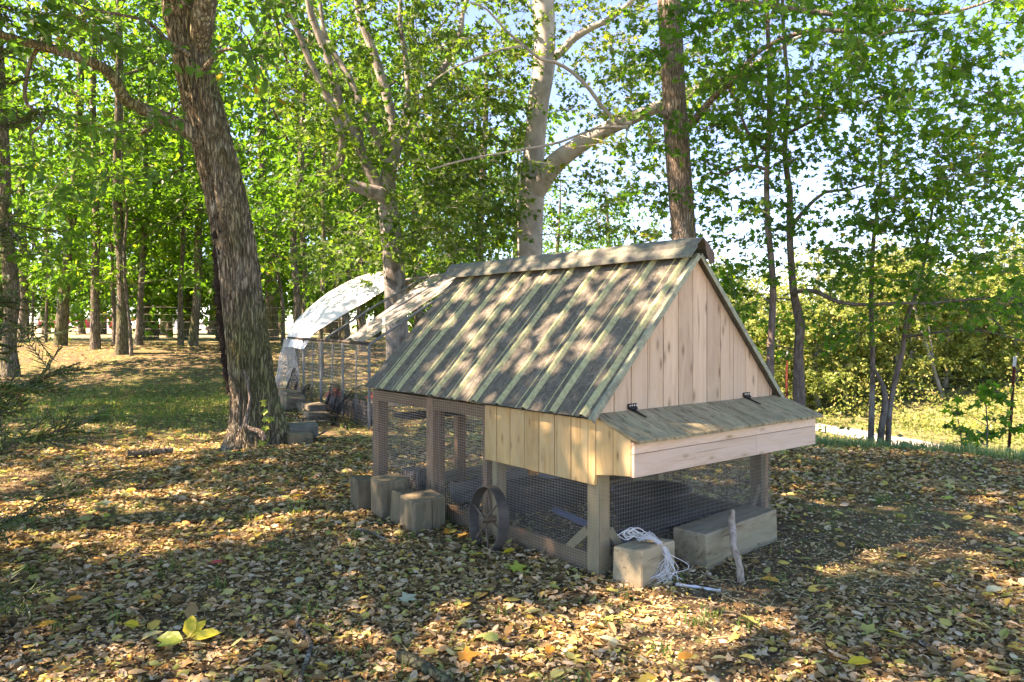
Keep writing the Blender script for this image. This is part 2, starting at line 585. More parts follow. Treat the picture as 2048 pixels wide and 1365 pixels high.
M["w_gable"] = wood("pale_pine_board", (.64, .46, .295), (.50, .335, .20), (.18, .095, .045), 'Z', 1.0, (.54, .41, .29), .06, .6)
M["w_side"] = wood("yellow_pine_board", (.60, .40, .175), (.45, .27, .105), (.22, .11, .045), 'Z', .8, (.50, .40, .23), .035, .6)
M["w_front"] = wood("pale_pine_front_board", (.72, .54, .385), (.60, .42, .275), (.34, .22, .10), 'X', 1.0, (.60, .48, .38), .04, .5)
M["w_lid"] = wood("weathered_lid_board", (.37, .29, .165), (.12, .09, .05), (.06, .05, .035), 'Y', 1.3, (.31, .28, .16), .02, .8)
M["w_post"] = wood("treated_post_wood", (.40, .30, .16), (.27, .20, .10), (.14, .09, .05), 'Z', .8, (.31, .28, .15), .03, .7)
M["w_frame"] = wood("red_brown_frame_wood", (.36, .22, .12), (.23, .135, .075), (.10, .055, .03), 'Z', .8, (.24, .17, .12), .03, .4)
M["w_beam"] = wood("brown_rail_wood", (.27, .165, .085), (.18, .105, .055), (.09, .05, .03), 'Y', .8, (.22, .17, .10), .03, .6)
M["w_block"] = wood("weathered_timber", (.38, .30, .18), (.18, .135, .078), (.11, .08, .05), 'X', .7, (.30, .27, .17), .02, .8)
M["w_blockz"] = wood("upright_timber", (.30, .23, .145), (.12, .092, .058), (.08, .06, .04), 'Z', .7, (.16, .15, .09), .02, .8)
M["w_grey"] = wood("grey_sleeper", (.22, .18, .14), (.11, .09, .07), (.06, .05, .04), 'X', .7, (.30, .27, .22), .02, .7)
M["w_dark"] = wood("dark_plank", (.10, .085, .07), (.05, .042, .035), (.03, .02, .02), 'X', .7)


def plain(name, c, rough=.6, metal=0.0, vary=.0, scale=8.0, c2=None, spec=.3):
    m, t, b = nt(name)
    b.inputs["Roughness"].default_value = rough
    b.inputs["Metallic"].default_value = metal
    b.inputs["Specular IOR Level"].default_value = spec
    if c2 is None:
        c2 = tuple(max(0, x * (1 - vary)) for x in c)
    v = coords(t)
    n = noise_t(t, v, scale, 6, .65)
    t.links.new(ramp(t, n, [(.35, c2), (.65, c)]), b.inputs["Base Color"])
    bump(t, b, n, .15, .005)
    return m


M["wire"] = plain("galvanised_wire", (.42, .41, .36), .5, .45, .35, 3.0)
M["wire_rust"] = plain("dull_fence_wire", (.16, .13, .10), .7, .4, .5, 3.0)
M["rim"] = plain("old_iron", (.12, .105, .085), .75, .15, .5, 9.0, (.055, .05, .042))
M["spoke"] = plain("rusty_iron", (.22, .16, .11), .7, .3, .5, 9.0)
M["hinge"] = plain("black_hinge", (.02, .02, .022), .45, .6, .3)
M["bolt"] = plain("zinc_bolt", (.55, .55, .53), .4, .8, .2)
M["tpost"] = plain("red_brown_steel_post", (.20, .055, .035), .6, .1, .4, 14.0)
M["tpost_white"] = plain("white_post_tip", (.75, .74, .70), .6, 0, .1)
M["tarp"] = plain("white_tarpaulin", (.78, .75, .72), .55, 0, .08, 3.0)
M["twine"] = plain("white_twine", (.66, .68, .64), .8, 0, .15, 40.0)
M["pole"] = plain("galvanised_pole", (.20, .215, .20), .5, .4, .3, 5.0)
M["netting_black"] = plain("black_netting", (.02, .02, .022), .6, 0, .2)
M["netting_white"] = plain("white_netting", (.72, .72, .70), .6, 0, .1)
M["rubber"] = plain("black_rubber", (.012, .012, .012), .6, 0, .3)
M["blue"] = plain("blue_grey_plastic", (.16, .22, .34), .5, 0, .25)
M["steel"] = plain("steel_grey", (.34, .38, .44), .5, .2, .25)
M["redpaint"] = plain("red_barn_board", (.36, .035, .04), .7, 0, .25, 2.0)
M["redplastic"] = plain("faded_red_plastic", (.42, .09, .05), .6, 0, .3)
M["mottle"] = plain("mottled_feeder", (.42, .40, .36), .7, 0, .6, 14.0, (.12, .12, .11))
M["barnroof"] = plain("grey_shingle", (.42, .42, .44), .8, 0, .2, 3.0)
M["whitepaint"] = plain("white_paint", (.78, .78, .78), .6, 0, .08)
M["orange"] = plain("orange_paint", (.62, .24, .02), .5, 0, .2)
M["glassdark"] = plain("dark_glass", (.03, .035, .04), .15, 0, .2, 3, None, .6)
M["stone"] = plain("flat_grey_stone", (.20, .19, .155), .9, 0, .5, 7.0, (.10, .10, .07))
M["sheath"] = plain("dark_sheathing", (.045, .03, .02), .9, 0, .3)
M["straw"] = plain("straw", (.50, .40, .20), .8, 0, .2)


def make_plastic():
    m, t, b = nt("clear_plastic_sheet")
    v = coords(t, (.8, 9, 1), False)
    n = noise_t(t, v, 2.0, 6, .7, .8)
    b.inputs["Base Color"].default_value = (.36, .325, .29, 1)
    b.inputs["Roughness"].default_value = .35
    al = ramp(t, n, [(.36, g1(.40)), (.60, g1(.95))])
    t.links.new(al, b.inputs["Alpha"])
    bump(t, b, n, .5, .02)
    return m


M["plastic"] = make_plastic()


def make_ground():
    m, t, b = nt("leaf_strewn_soil")
    v = coords(t, (1, 1, 1), False)
    n1 = noise_t(t, v, 34.0, 6, .72, .4)
    n2 = noise_t(t, v, .55, 5, .6)
    n3 = noise_t(t, v, 5.0, 5, .65)
    vo = N(t, "TexVoronoi", feature='F1', i_Scale=13.0, i_Randomness=1.0)
    t.links.new(v, vo.inputs["Vector"])
    cell = N(t, "SeparateColor")
    t.links.new(vo.outputs["Color"], cell.inputs[0])
    soil = ramp(t, n1, [(.30, (.055, .038, .022)), (.55, (.16, .112, .062)), (.75, (.32, .235, .13))])
    leaf = ramp(t, cell.outputs[0], [(0, (.09, .062, .038)), (.35, (.16, .125, .075)), (.6, (.22, .185, .11)), (.75, (.16, .18, .065)), (.9, (.27, .25, .10)), (1, (.30, .24, .11))], 'CONSTANT')
    lm = ramp(t, vo.outputs["Distance"], [(.30, g1(.9)), (.52, g1(0))])
    c = mixc(t, lm, soil, leaf)
    # mossy and grassy areas
    gm = ramp(t, n2, [(.46, g1(0)), (.62, g1(.7))])
    gm = mixc(t, 1.0, gm, ramp(t, n3, [(.42, g1(0)), (.58, g1(1))]), 'MULTIPLY')
    c = mixc(t, gm, c, (.17, .18, .055))
    # dry open field a long way off
    geo = N(t, "NewGeometry")
    sp = N(t, "SeparateXYZ")
    t.links.new(geo.outputs["Position"], sp.inputs[0])
    far = N(t, "MapRange", i_1=24.0, i_2=30.0)
    t.links.new(sp.outputs["Y"], far.inputs[0])
    c = mixc(t, far.outputs[0], c, ramp(t, n3, [(.35, (.30, .26, .13)), (.65, (.38, .34, .20))]))
    back = N(t, "MapRange", i_1=-2.5, i_2=-6.0)  # unseen ground behind the camera, made pale to bounce light onto the coop
    t.links.new(sp.outputs["Y"], back.inputs[0])
    c = mixc(t, back.outputs[0], c, ramp(t, n3, [(.35, (.36, .31, .16)), (.65, (.46, .40, .24))]))
    # dry grass bank down to the path on the right
    sx = N(t, "Math", operation='MULTIPLY_ADD', i_1=.58)
    ym = N(t, "Math", operation='MULTIPLY', i_1=.815)
    t.links.new(sp.outputs["Y"], ym.inputs[0]); t.links.new(sp.outputs["X"], sx.inputs[0]); t.links.new(ym.outputs[0], sx.inputs[2])
    bank = N(t, "MapRange", i_1=13.0, i_2=17.0)
    t.links.new(sx.outputs[0], bank.inputs[0])
    rt = N(t, "MapRange", i_1=3.0, i_2=6.0)
    t.links.new(sp.outputs["X"], rt.inputs[0])
    bm_ = N(t, "Math", operation='MULTIPLY')
    t.links.new(bank.outputs[0], bm_.inputs[0]); t.links.new(rt.outputs[0], bm_.inputs[1])
    c = mixc(t, bm_.outputs[0], c, ramp(t, n3, [(.35, (.13, .145, .05)), (.55, (.17, .155, .075)), (.75, (.12, .155, .05))]))
    t.links.new(c, b.inputs["Base Color"])
    b.inputs["Roughness"].default_value = .95
    b.inputs["Specular IOR Level"].default_value = .08
    bump(t, b, n1, .8, .03)
    return m


M["ground"] = make_ground()
M["path"] = plain("pale_gravel", (.46, .42, .36), .95, 0, .25, 6.0)
M["floor_dirt"] = plain("bare_run_dirt", (.16, .12, .075), .95, 0, .5, 18.0)


def make_roof():
    m, t, b = nt("lichen_stained_metal")
    v = coords(t, (1, 1, 1), True)
    vs = coords(t, (1.0, 22, 1.0), True)
    n1 = noise_t(t, v, 26, 6, .7)
    n2 = noise_t(t, v, 3.2, 5, .65, .5)
    n3 = noise_t(t, vs, 3.0, 4, .6)
    vo = N(t, "TexVoronoi", feature='F1', i_Scale=34.0)
    t.links.new(v, vo.inputs["Vector"])
    base = ramp(t, n1, [(.32, (.055, .050, .036)), (.62, (.145, .132, .098))])
    c = mixc(t, ramp(t, n2, [(.56, g1(0)), (.74, g1(.45))]), base, (.24, .23, .19))
    c = mixc(t, ramp(t, n3, [(.60, g1(0)), (.70, g1(.5))]), c, (.28, .27, .22))
    c = mixc(t, ramp(t, n3, [(.34, g1(.4)), (.42, g1(0))]), c, (.045, .042, .032))
    spk = ramp(t, noise_t(t, v, 60, 3, .6, 1.0), [(.60, g1(0)), (.68, g1(.7))])
    spk = mixc(t, 1.0, spk, ramp(t, n2, [(.40, g1(0)), (.52, g1(1))]), 'MULTIPLY')
    c = mixc(t, spk, c, (.34, .33, .28))
    t.links.new(c, b.inputs["Base Color"])
    b.inputs["Roughness"].default_value = .7
    b.inputs["Specular IOR Level"].default_value = .25
    bump(t, b, n1, .2, .004)
    return m


def make_algae(name, lo, hi, under, cover):
    m, t, b = nt(name)
    v = coords(t, (1, 1, 1), True)
    n1 = noise_t(t, v, 42, 6, .7)
    n2 = noise_t(t, v, 8, 5, .65, .5)
    c = ramp(t, n1, [(.3, lo), (.65, hi)])
    c = mixc(t, ramp(t, n2, [(cover, g1(0)), (cover + .12, g1(.85))]), c, under)
    t.links.new(c, b.inputs["Base Color"])
    b.inputs["Roughness"].default_value = .8
    bump(t, b, n1, .5, .004)
    return m


M["roof"] = make_roof()
M["rib"] = make_algae("mossy_rib_metal", (.22, .225, .10), (.46, .47, .25), (.24, .23, .17), .60)
M["cap"] = make_algae("green_stained_cap_metal", (.085, .09, .066), (.19, .20, .145), (.11, .105, .09), .48)
M["trim"] = make_algae("pale_green_trim_metal", (.20, .215, .13), (.33, .36, .24), (.15, .15, .11), .52)
M["capend"] = plain("rusty_cap_end", (.16, .11, .07), .7, .2, .4, 12)

# ------------------------------------------------------------------ the setting: ground and path


def spaced(lo, hi, fine, n):
    t = np.linspace(-1, 1, n)
    k = 5.2
    s = np.sinh(k * t) / math.sinh(k)
    return np.where(s < 0, -s * lo, s * hi)


def make_ground_sheet():
    xs = spaced(-260, 260, .1, 251)
    ys = 5 + spaced(-60, 420, .1, 271)
    X, Y = np.meshgrid(xs, ys)
    Z = gz(X, Y)
    g = Geo()
    nx, ny = len(xs), len(ys)
    i = np.arange(ny - 1)[:, None] * nx
    j = np.arange(nx - 1)[None]
    f = np.stack([i + j, i + j + 1, i + nx + j + 1, i + nx + j], -1).reshape(-1, 4)
    g.add_uniform(np.stack([X, Y, Z], -1).reshape(-1, 3), f, 0, None, True)
    return tag(g.build("ground", M["ground"]), "woodland floor of soil and fallen leaves", None, None, "structure")


make_ground_sheet()


def strip(name, pts, mat, lift=.03, across=5):
    p = smooth_path(pts, .6)
    t = np.gradient(p[:, :2], axis=0)
    t /= np.linalg.norm(t, axis=1, keepdims=True)
    nrm = np.stack([t[:, 1], -t[:, 0]], 1)
    g = Geo()
    w = np.linspace(-1, 1, across)
    jit = 1 + .12 * np.sin(np.arange(len(p)) * 1.3)
    xy = p[:, None, :2] + nrm[:, None] * (w[None, :, None] * (p[:, 2] * jit)[:, None, None])
    z = gz(xy[..., 0], xy[..., 1]) + lift
    V = np.concatenate([xy, z[..., None]], -1)
    i = np.arange(len(p) - 1)[:, None] * across
    j = np.arange(across - 1)[None]
    f = np.stack([i + j, i + j + 1, i + across + j + 1, i + across + j], -1).reshape(-1, 4)
    g.add_uniform(V.reshape(-1, 3), f, 0, None, True)
    return g.build(name, mat)


tag(strip("path", [(17, 11, .85), (15.2, 16, .8), (13.6, 20.5, .8), (12.4, 24, .8), (11, 28, .8), (9.0, 33, .8), (6.0, 39, .8), (2, 46, .8)], M["path"]),
    "pale gravel path below the wooded bank", None, None, "structure")

# ------------------------------------------------------------------ trees


def px_path(pts, d, dd=0.0):
    """[(px, py, width_px)] -> (x, y, z, r) rows at distance d (+dd over the length)."""
    out = []
    n = len(pts)
    for i, (px, py, w) in enumerate(pts):
        di = d + dd * i / max(1, n - 1)
        out.append((*P(px, py, di), .5 * w / FPX * di))
    return np.array(out)


def unit(v):
    return v / (np.linalg.norm(v, axis=-1, keepdims=True) + 1e-9)


def crown_targets(spec, r):
    """Points where leaf sprays sit: ('px', x0,x1,y0,y1,d0,d1,n) or ('ell', cx,cy,cz,rx,ry,rz,n)."""
    out = []
    for s in spec:
        if s[0] == 'px':
            _, x0, x1, y0, y1, d0, d1, n = s
            x = r.uniform(x0, x1, n); y = r.uniform(y0, y1, n); d = r.uniform(d0, d1, n)
            out.append(np.stack([(x - HX) / FPX * d, d, EYE - (y - HY) / FPX * d], 1))
        elif s[0] == 'clu':
            _, cx, cy_, cz, rx, ry, rz, nb, per, rb = s
            v = unit(r.normal(size=(nb, 3))) * (r.random((nb, 1)) ** .45)
            c0 = np.array([cx, cy_, cz]) + v * np.array([rx, ry, rz])
            out.append((c0[:, None] + r.normal(size=(nb, per, 3)) * np.array([rb, rb, rb * .45])).reshape(-1, 3))
        else:
            _, cx, cy_, cz, rx, ry, rz, n = s
            v = unit(r.normal(size=(n, 3))) * (r.random((n, 1)) ** .45)
            out.append(np.array([cx, cy_, cz]) + v * np.array([rx, ry, rz]))
    return np.vstack(out)


def make_tree(name, label, trunk, limbs=(), spec=(), leaf="leaf_maple", template=MAPLE, size=.1, twigs=5, per_twig=7, spray=.45,
              bark_m="bark_brown", sides=10, rough=.12, seed=1, group=None, flat=.35, branch_r=.014, keep_out=None, step=.25, shoots=True, cat="tree",
              trunk_builder=None, rmap=None):
    r = np.random.default_rng(seed)
    base = np.array([trunk[0][0], trunk[0][1], trunk[0][2]])
    root = thing(name, label, cat, base, 0, group)
    g = Geo()
    nodes, rad = [], []
    paths = [np.asarray(trunk, float)] + [np.asarray(l, float) for l in limbs]
    for k, pth in enumerate(paths):
        sp = smooth_path(pth, step)
        if k == 0 and trunk_builder is not None:
            trunk_builder(g, sp)
        else:
            tube(g, sp, np.maximum(sp[:, 3], .004), max(5, sides - 3 * (k > 0)), 0, rough, seed * 3.1 + k)
        nodes.append(sp[:, :3]); rad.append(sp[:, 3])
    nd = np.vstack(nodes); rd = np.concatenate(rad)
    if len(spec):
        T = crown_targets(spec, r)
        if keep_out is not None:
            T = T[~keep_out(T)]
        d0 = np.min(np.linalg.norm(T[:, None] - nd[None], axis=2), axis=1)
        T = T[np.argsort(d0)]
        # branches
        B = np.empty((len(nd) + len(T) * 4, 3)); BR = np.empty(len(B)); nb = len(nd)
        B[:nb] = nd; BR[:nb] = rd
        low = base[2] + .25 * (nd[:, 2].max() - base[2])
        sa, sb, sr0, sr1 = [], [], [], []
        outd = np.empty_like(T)
        for i, q in enumerate(T):
            dv = q - B[:nb]
            c = np.sqrt((dv ** 2).sum(1)) + .7 * np.maximum(0, -dv[:, 2]) + 3.0 * (B[:nb, 2] < min(low, q[2] - .2))
            k = int(np.argmin(c))
            a, ra = B[k], BR[k]
            L = np.linalg.norm(q - a) + 1e-6
            ctrl = a * .5 + q * .5 + np.array([0, 0, .10 * L]) + r.normal(size=3) * .07 * L
            tt = np.linspace(0, 1, 5)[:, None]
            pth = (1 - tt) ** 2 * a + 2 * tt * (1 - tt) * ctrl + tt ** 2 * q
            r0 = min(.75 * ra, .004 + branch_r * L)
            rr = np.linspace(r0, .0035, 5)
            if L > .12:
                if r0 > .012:
                    tube(g, pth, rr, 5, 0, 0, 0, False)
                else:
                    sa.append(pth[:-1]); sb.append(pth[1:]); sr0.append(rr[:-1]); sr1.append(rr[1:])
            B[nb:nb + 4] = pth[1:]; BR[nb:nb + 4] = rr[1:]; nb += 4
            outd[i] = (q - a) / L
        if sa:
            sticks(g, np.vstack(sa), np.vstack(sb), np.concatenate(sr0), np.concatenate(sr1), 0)
        # leaf sprays
        n = len(T)
        td = unit(r.normal(size=(n, twigs, 3)) * np.array([1, 1, flat]) + .7 * outd[:, None])
        tl = spray * r.uniform(.5, 1.15, (n, twigs, 1))
        st = np.repeat(T[:, None], twigs, 1)
        en = st + td * tl + np.array([0, 0, -.12]) * tl
        cg = Geo()
        if shoots:
            sticks(g, st.reshape(-1, 3), en.reshape(-1, 3), .0035, .0015, 0)
        fr = r.uniform(.12, 1.02, (n, twigs, per_twig, 1))
        lp = st[:, :, None] + (en - st)[:, :, None] * fr + r.normal(size=(n, twigs, per_twig, 3)) * .035 * (spray / .45)
        ld = unit(td[:, :, None] * .8 + r.normal(size=lp.shape) * .75 + np.array([0, 0, -.35]))
        ln = unit(np.array([0, 0, 1.]) * 1.0 + r.normal(size=lp.shape) * .55)
        m = lp.reshape(-1, 3)
        sz = size * r.uniform(.6, 1.25, len(m))
        crn = np.repeat(r.random(n), twigs * per_twig)
        rn = np.clip(.55 * r.random(len(m)) + .45 * crn, 0, 1) if rmap is None else rmap(r, crn)
        leaves(cg, m, ld.reshape(-1, 3), ln.reshape(-1, 3), sz, template, 0, rn)
        c = kid(root, cg.build("crown", M[leaf], root, base))
        c["kind"] = "stuff"
    kid(root, g.build("trunk", M[bark_m], root, base))
    return root


def below_roof(T):
    """Keep foliage out of the coop, the run and the air right in front of the lens."""
    x, y, z = T[:, 0], T[:, 1], T[:, 2]
    near = (np.hypot(x, y) < 3.0) & (z < 3.2)
    dx, dy = x - .478, y - 4.134
    u = dx * -.624 + dy * .781; v = dx * .781 + dy * .624
    coop = (u > -.9) & (u < 3.3) & (v > -.7) & (v < 2.4) & (z < 2.6)
    return near | coop | (z < gz(x, y) + .12)


# --- the big leaning tree at left centre, with deep ridged bark
def ridged_trunk(g, sp):
    sp = smooth_path(np.vstack([sp[::4], sp[-1:]]), .045)
    n, s = len(sp), 110
    a = np.linspace(0, 2 * np.pi, s, endpoint=False)
    h = sp[:, 2] - sp[0, 2]
    A, H = np.meshgrid(a, h)
    dis = np.zeros((n, s))
    flat = [(math.cos(q), math.sin(q)) for q in a]
    for k in range(n):
        hz = h[k]
        for i, (cx, sx) in enumerate(flat):
            w = mnoise.noise((cx * 1.2, sx * 1.2, hz * .8)) * .5
            v = mnoise.noise((cx * 9 + w, sx * 9 + w, hz * 2.6 + 3 * w))
            v2 = mnoise.noise((cx * 17 + 5, sx * 17, hz * 5.5))
            dis[k, i] = .034 * (1 - min(1, abs(v) * 3.4)) ** .7 + .008 * v2 + .03 * mnoise.noise((cx * 1.4 + 9, sx * 1.4, hz * .9))
    # root flare and lobes at the foot
    flare = .15 * np.exp(-h / .24)[:, None] * (1 + .7 * np.sin(3 * A + .8) + .35 * np.sin(5 * A))
    # a deep seam up the front, left of centre
    seam = -.05 * np.exp(-((np.mod(A - 4.25 + .10 * np.sin(H * 1.3), 2 * np.pi)) / .16) ** 2) * ss((H - 2.2) / .8)
    rr = sp[:, 3:4] * (1 + .04 * np.sin(2 * A + H)) + dis + flare + seam
    V = sp[:, None, :3] + np.stack([rr * np.cos(A), rr * np.sin(A), np.zeros_like(A)], -1)
    i = np.arange(n - 1)[:, None] * s
    j = np.arange(s)[None]
    k = (j + 1) % s
    f = np.stack([i + j, i + k, i + s + k, i + s + j], -1).reshape(-1, 4)
    g.add_uniform(V.reshape(-1, 3), f, 0, None, True)


D1 = 8.75
T1 = px_path([(516, 895, 83), (510, 820, 80), (498, 720, 76), (486, 620, 73), (474, 520, 72), (461, 440, 73), (442, 350, 73), (420, 270, 72), (400, 190, 70), (382, 110, 67),
              (368, 40, 62), (352, -60, 56), (330, -200, 48), (300, -420, 36), (290, -700, 24), (300, -900, 11)], D1)
L1 = px_path([(408, 285, 44), (370, 258, 32), (330, 238, 27), (292, 222, 25), (262, 208, 24), (244, 190, 24), (228, 158, 23), (205, 135, 21), (150, 112, 20), (80, 92, 18), (10, 72, 16), (-90, 40, 13), (-220, 10, 8)], D1 - .1, -1.2)
L1b = px_path([(80, 92, 10), (62, 120, 9), (50, 175, 8), (55, 210, 7), (90, 240, 6), (60, 270, 4)], D1 - .9, 0)
L1c = px_path([(392, 120, 40), (404, 60, 44), (412, 0, 44), (425, -90, 40), (450, -260, 30), (500, -480, 18), (520, -700, 8)], D1, -.8)
L1d = px_path([(400, 150, 12), (425, 118, 9), (455, 98, 7), (520, 112, 5), (560, 140, 3)], D1 - .3, -.5)
L1e = px_path([(376, 110, 12), (330, 78, 9), (290, 40, 7), (180, 20, 5), (150, 5, 4)], D1 - .4, -1.2)
leaner = make_tree("leaning_tree", "big leaning tree with deeply ridged brown bark and a side limb, left of the coop", T1, [L1, L1b, L1c, L1d, L1e],
                   [('px', 40, 330, 20, 110, 7.4, 8.6, 12), ('px', 60, 330, 230, 400, 7.4, 8.9, 20), ('px', -150, 200, -60, 80, 6.5, 8.5, 26), ('px', 330, 600, -150, 150, 6.8, 8.8, 26),
                    ('clu', -4.6, 8.4, 8.4, 4.0, 4.0, 2.4, 170, 5, .30), ('clu', -2.2, 6.6, 8.8, 3.0, 3.0, 1.6, 90, 5, .30)],
                   "leaf_near", OVAL, .115, 4, 6, .42, "bark_ridge", 14, .1, 11, flat=.3, keep_out=below_roof, trunk_builder=ridged_trunk)

# hairy vine up its left side
vg = Geo()
vp = smooth_path(px_path([(452, 785, 18), (446, 740, 22), (436, 670, 21), (430, 600, 22), (428, 540, 24), (424, 480, 19), (420, 420, 14), (414, 360, 12), (404, 310, 9)], D1 - .10, 0), .05)
vp[:, 0] += .065
tube(vg, vp, vp[:, 3] * (1 + .2 * np.sin(np.arange(len(vp)) * 1.9)), 8, 0, .3, 2)
k = rng.integers(0, len(vp), 1500)
hd = unit(rng.normal(size=(1500, 3)) * np.array([1, 1, .5]))
sticks(vg, vp[k, :3] + hd * vp[k, 3:4] * .6, vp[k, :3] + hd * (vp[k, 3:4] + .035), .003, .0015)
tag(vg.build("climbing_vine", M["vine"], None, vp[0, :3]), "thick dark hairy vine clinging to the leaning tree's left side", "vine")
rg = Geo()
rp = smooth_path(px_path([(487, 740, 4), (496, 765, 6), (500, 800, 7), (494, 830, 8), (490, 848, 9), (500, 858, 9), (520, 866, 11), (530, 880, 14)], D1 - .40, -.12), .04)
tube(rg, rp, rp[:, 3], 7, 0, .3, 5)
tag(rg.build("bare_root", M["bark_brown"], None, rp[0, :3]), "bare twisting root on the foot of the leaning tree", "root")
iv = Geo()
ipts = np.array([P(px, py, D1 - .42) for px, py in [(528, 800), (532, 812), (536, 822), (534, 838), (540, 845), (535, 852), (530, 862), (537, 872), (530, 882), (541, 835), (526, 868)]])
leaves(iv, ipts, unit(rng.normal(size=(11, 3)) + [0, 0, -.6]), unit(np.array([[.2, -1, .5]] * 11) + rng.normal(size=(11, 3)) * .3), rng.uniform(.07, .11, 11), MAPLE)
sticks(iv, ipts[:-1], ipts[1:], .003, .003, 1)
tag(iv.build("ivy_sprig", [M["leaf_lime"], M["bark_thin"]], None, ipts[-1]), "small bright green ivy sprig at the leaning tree's right foot", "ivy")

# --- tree with many pale curving limbs behind the run
D3 = 13.0
b3 = on_ground(796, D3)
T3 = np.vstack([[*b3 - [0, 0, .1], .24], px_path([(795, 720, 46), (790, 600, 44), (782, 480, 40), (774, 395, 36), (780, 330, 28), (789, 308, 24), (785, 246, 21), (771, 185, 19), (745, 101, 17), (723, 44, 14), (714, 0, 12), (700, -140, 9), (690, -300, 4)], D3)])
T3L = [px_path([(776, 400, 30), (758, 387, 30), (730, 380, 27), (701, 369, 24), (675, 356, 22), (661, 345, 21), (666, 334, 19), (679, 322, 18), (685, 290, 17), (683, 264, 17), (657, 198, 15), (618, 119, 13), (595, 60, 11), (560, -10, 9), (520, -150, 4)], D3 - .1, -1.0),
       px_path([(768, 385, 24), (754, 369, 23), (732, 325, 22), (710, 273, 20), (690, 235, 20), (679, 211, 19), (668, 150, 18), (648, 95, 16), (626, 40, 14), (616, 0, 13), (600, -120, 8)], D3 - .05, -.5),
       px_path([(778, 345, 20), (774, 317, 17), (758, 281, 17), (732, 233, 16), (697, 154, 14), (675, 119, 12), (648, 66, 10), (640, 0, 7)], D3 + .1, .5),
       px_path([(786, 320, 20), (802, 286, 16), (829, 229, 15), (855, 185, 14), (881, 145, 14), (917, 84, 12), (925, 26, 10), (934, 0, 10), (950, -150, 5)], D3 + .1, .8),
       px_path([(800, 280, 14), (815, 200, 12), (812, 120, 10), (800, 40, 9), (806, -60, 5)], D3 + .2, .5)]
make_tree("many_limbed_tree", "tree with many pale grey curving limbs rising behind the wire run", T3, T3L,
          [('px', 600, 1040, 180, 520, 11.5, 14, 150), ('px', 560, 1060, -60, 240, 12, 15, 120), ('px', 640, 900, 380, 600, 13.4, 16, 60), ('ell', -2.6, 13, 9.6, 4, 3, 2.4, 90)],
          "leaf_beech", MAPLE, .105, 5, 7, .5, "bark_mottled", 12, .12, 21)

# --- smooth white-barked tree behind the roof
D4 = 13.6
b4 = on_ground(1058, D4)
T4 = np.vstack([[*b4 - [0, 0, .1], .30], px_path([(1057, 620, 56), (1059, 515, 52), (1060, 440, 52), (1063, 383, 52), (1067, 325, 44), (1071, 264, 42), (1078, 198, 42), (1089, 132, 44), (1088, 60, 44), (1086, 0, 44), (1084, -120, 36), (1090, -300, 26), (1080, -520, 12)], D4)])
T4L = [px_path([(1072, 385, 40), (1092, 350, 42), (1112, 325, 40), (1145, 300, 36), (1190, 272, 32), (1230, 250, 29), (1290, 225, 25), (1360, 195, 22), (1420, 172, 19), (1475, 150, 15), (1540, 110, 10), (1620, 60, 6)], D4 - .05, -2.0),
       px_path([(1100, 118, 22), (1122, 104, 18), (1150, 75, 16), (1190, 52, 14), (1225, 35, 11), (1290, -20, 7)], D4, -.8),
       px_path([(1262, 247, 9), (1240, 246, 9), (1205, 215, 8), (1180, 180, 8), (1145, 145, 7), (1110, 125, 7), (1080, 118, 6), (1048, 92, 6), (1010, 60, 5), (975, 20, 4), (940, 5, 3)], D4 - 1.7, -.6),
       px_path([(1048, 92, 5), (1000, 100, 4), (950, 118, 4), (900, 140, 3), (870, 160, 2)], D4 - 2.2, -.4),
       px_path([(1255, 255, 7), (1190, 258, 5), (1120, 285, 5), (1040, 300, 4), (930, 320, 4), (860, 340, 3)], D4 - 1.8, -.7)]
make_tree("white_barked_tree", "smooth white-barked forked tree rising behind the coop's ridge", T4, T4L,
          [('px', 1090, 1340, -60, 260, 11.5, 14.5, 75), ('px', 1100, 1330, 330, 480, 12, 15, 34), ('px', 830, 1060, 60, 330, 11, 13, 60), ('px', 840, 1050, 330, 510, 12.5, 15, 60),
           ('px', 1200, 1500, 60, 330, 10.5, 13, 50), ('ell', .8, 13.2, 9.4, 3.4, 3, 2, 70)],
          "leaf_beech", MAPLE, .095, 5, 6, .5, "bark_pale", 16, .06, 31, keep_out=below_roof)

# --- straight brown trunk behind the gable
D5 = 9.8
b5 = on_ground(1374, D5)
T5 = np.vstack([[*b5 - [0, 0, .1], .20], px_path([(1372, 620, 52), (1368, 482, 50), (1362, 400, 50), (1357, 330, 49), (1351, 240, 50), (1348, 190, 46), (1343, 100, 46), (1338, 0, 46), (1332, -120, 40), (1330, -320, 30), (1340, -560, 16)], D5)])
T5L = [px_path([(1366, 262, 22), (1384, 246, 18), (1402, 225, 15), (1430, 192, 13), (1470, 160, 12), (1500, 120, 11), (1530, 95, 10), (1600, 66, 9), (1680, 62, 8), (1760, 68, 6), (1850, 60, 4)], D5, -1.6),
       px_path([(1336, -40, 20), (1420, -10, 16), (1560, 15, 12), (1700, 30, 10), (1790, 18, 9), (1850, 28, 8), (1920, 22, 6), (2010, -10, 4)], D5, -2.2),
       px_path([(1352, 232, 16), (1328, 230, 14), (1316, 226, 9)], D5 - .05, -.1)]
make_tree("straight_tree", "straight brown-barked trunk standing directly behind the gable peak", T5, T5L,
          [('px', 1380, 1800, -60, 230, 7.6, 10.5, 110), ('px', 1260, 1440, 200, 420, 9, 10.5, 24), ('px', 1230, 1420, -80, 120, 8, 10, 26), ('px', 1700, 2150, -80, 130, 6.5, 8.5, 46),
           ('ell', 2.2, 8.6, 7.6, 4, 3, 1.6, 60)],
          "leaf_maple", MAPLE, .092, 5, 6, .42, "bark_brown", 16, .08, 41, keep_out=below_roof)

